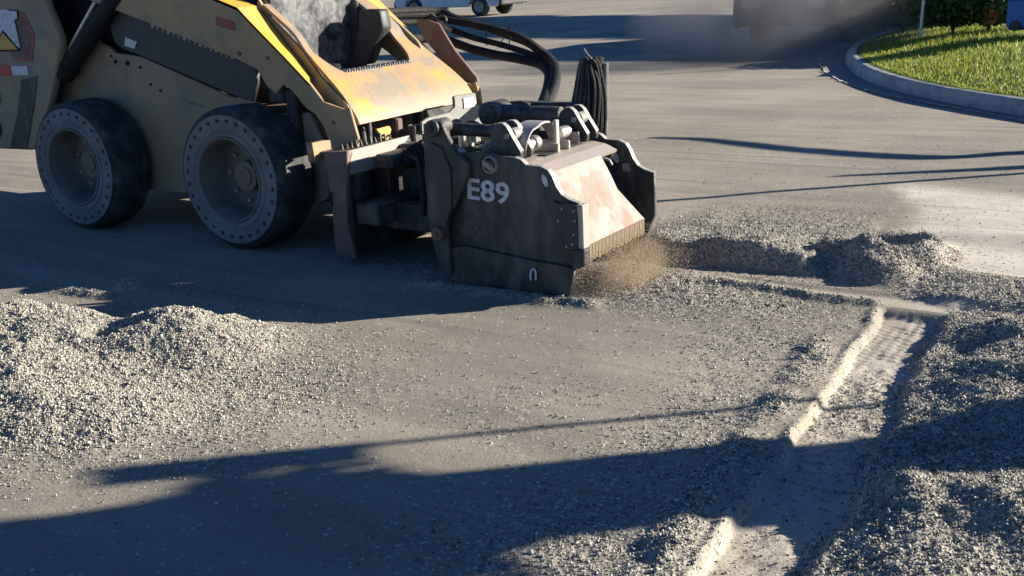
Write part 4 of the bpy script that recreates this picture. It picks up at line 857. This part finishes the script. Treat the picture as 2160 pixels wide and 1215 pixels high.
# unseen crowns, added and shaped to shade the far street
def crown_for(label, spots, s, n, size, rad, name='shade_caster', flat=.5):
    cs = [C(px, py, s+ds) for px, py, ds in spots]; m_ = cs[-1]; base = np.array([m_[0]+1.5, m_[1]+.5, 0])
    bl = [(c[0]-base[0], c[1]-base[1], c[2], rad*1.15, rad*.8, rad*flat*.7) for c in cs]
    tree(name, label, base, [(0, 0, -.2), (.1, 0, 2.5), (-.2, .1, m_[2]*.8), (-1.2, -.4, m_[2])], [([(-.1, 0, m_[2]*.6), tuple(cs[len(cs)//2]-base)], .12)], bl, n, size, .28, 'unseen trees added to shade the far street')
crown_for('unseen tree added for shade, long low crown over the street', [(px, 119, 0) for px in range(860, 1720, 75)], 20, 60000, .13, .80)
crown_for('wide unseen tree added for shade behind the long low crown', [(1560, 96, 0), (1620, 103, 0), (1700, 96, 0), (1640, 84, 0), (1580, 84, 0), (1740, 84, 0), (1540, 72, 0), (1700, 76, 0), (1790, 80, 0), (1620, 68, 0)], 25, 60000, .17, 1.3)
crown_for('tallest unseen tree added to shade the far street', [(px, py, 0) for px in range(840, 1760, 110) for py in (66, 56)]+[(px, 42, 0) for px in range(1000, 1700, 150)], 32, 90000, .24, 1.9)
# planting behind the lawn
def shrub(label, px, py, z, r, n=2600, s=.05, h=1.0):
    c_ = U(px, py, z=z); t = thing('shrub', label, 'shrub', 'shrubs behind the lawn', loc=tuple(c_)); 
    solid('stem', *join([tube_vf(spline([(0, 0, -.1), (.1*math.cos(a), .1*math.sin(a), .25*h), (r*.7*math.cos(a), r*.7*math.sin(a), r*h)], 4), .012, 6) for a in (0, 1.3, 2.6, 3.9, 5.2)]), M['bark'], t)
    leaves('foliage', [(0, 0, r*.6*h, r, r, r*.6*h), (r*.7, .2, r*.5*h, r*.7, r*.6, r*.5*h), (-r*.6, -.1, r*.45*h, r*.7, r*.6, r*.45*h)], n, s, leafm, t)
shrub('low dark shrub at the near end of the planting', 1835, 62, .3, .5); shrub('dark shrub left of the white stake', 1905, 58, .35, .6); shrub('dark shrub right of the white stake', 2010, 58, .4, .65)
shrub('dark shrub between the blue bin and the others', 2085, 56, .4, .65)
t = thing('stake', 'white stake standing in the grass before the shrubs', 'stake', loc=tuple(U(1941, 70, z=.36))); cyls('pole', [((0, 0, -.05), (.05, 0, 1.1), .022)], mat('white_stake', (.8, .8, .78), .5), t, 10)
t = thing('bin', 'blue plastic bin lying behind the lawn at the right edge', 'bin', loc=tuple(U(2200, 60, z=.45)))
boxes('body', [(-.42, .42, -.3, .3, 0, .42)], M['blue'], t, .05); boxes('lid', [(-.45, .45, -.33, .33, .43, .50)], M['blue'], t, .03); cyls('bin_wheel', [((-.3, -.34, .06), (-.3, -.30, .06), .07), ((.3, -.34, .06), (.3, -.30, .06), .07)], M['black'], t, 20, True)
t = thing('bucket', 'small orange bucket beside the blue bin', 'bucket', loc=tuple(U(2086, 50, z=.45)))
solid('body', *lathe([(.11, 0), (.14, .28), (.15, .28), (.145, .26), (.13, .25), (.10, .02)], 20), M['orange'], t, True) if False else None
Vb, Fb = tube_vf([(0, 0, 0), (0, 0, .26), (0, 0, .28)], [.10, .14, .15], 20); solid('body', Vb, Fb, M['orange'], t, True)
# ------------------------------------------------------------------ vehicles far back
def vehicle(name, label, cat, c, rz, L_, W_, H_, paint, tr=.36, group=None):
    t = thing(name, label, cat, group, loc=tuple(c)); t.rotation_euler = (0, 0, rz)
    h = W_/2; side_o = [(-L_/2, .45), (-L_/2+.05, .85), (-L_/2+.5, .98), (-L_*.22, 1.02), (-L_*.1, H_-.05), (L_*.28, H_), (L_*.42, 1.08), (L_/2-.04, 1.0), (L_/2, .5), (L_/2-.1, .32)]
    ws = [-L_*.31, L_*.31]; bot = []
    for wx_ in (ws[1], ws[0]): bot += [(wx_+(tr+.06)*math.cos(a), tr+(tr+.06)*math.sin(a)) for a in [math.pi*k/10 for k in range(11)] if tr+(tr+.06)*math.sin(a) > .29]
    solid_o = side_o+bot+[(-L_/2+.1, .32)]
    plate_y('body', rnd(solid_o, 2, .15), -h, .10, paint, t, bev=.02); plate_y('body', rnd(solid_o, 2, .15), h-.10, .10, paint, t, bev=.02)
    boxes('shell', [(-L_/2+.05, L_/2-.05, -h+.09, h-.09, .42, .96)], paint, t, .06); boxes('shell', [(-L_*.12, L_*.30, -h+.09, h-.09, .95, H_-.02)], M['black'], t, .08)
    boxes('bumper', [(-L_/2-.08, -L_/2+.06, -h+.03, h-.03, .36, .58), (L_/2-.06, L_/2+.08, -h+.03, h-.03, .36, .58)], M['black'], t, .04)
    for s in (-1, 1): boxes('headlight', [(-L_/2-.02, -L_/2+.06, s*h*.62-.16, s*h*.62+.16, .66, .80)], M['lightsteel'], t, .02)
    for wx_ in ws:
        for s in (-1, 1):
            V, F = lathe([(.20, 0), (.30, 0), (tr-.02, .02), (tr, .06), (tr, .22), (.2, .24)], 36); V = [(v[0]+wx_, s*(h-.02)-s*v[1], v[2]+tr) for v in V]; wl = solid('wheel', V, F, M['tread'], t, True)
            V, F = lathe([(.0, .04), (.05, .03), (.07, .05), (.17, .02), (.20, .0), (.21, .03)], 36); V = [(v[0]+wx_, s*(h-.02)-s*v[1], v[2]+tr) for v in V]; solid('rim', V, F, M['lightsteel'], wl, True)
c0 = U(1668, 100, z=0); vehicle('pickup_truck', 'dark truck standing in shade and dust at the end of the street', 'truck', (c0[0], c0[1]+2.7, 0), R(86), 5.2, 1.95, 1.85, M['carblack'], .40)
c0 = U(1000, 35, z=0); vehicle('parked_car', 'white car parked far up the street behind the hoses', 'car', (c0[0]-1.2, c0[1]+.9, 0), R(180), 4.5, 1.8, 1.5, M['carwhite'], .33)
volume('dust_cloud', (float(U(1690, 105, z=0)[0]), float(U(1690, 105, z=0)[1])-1.2, .5), (2.7, 1.7, 1.3), .9, (.34, .33, .34), 'grey dust hanging before the dark truck', .40, 1.1)
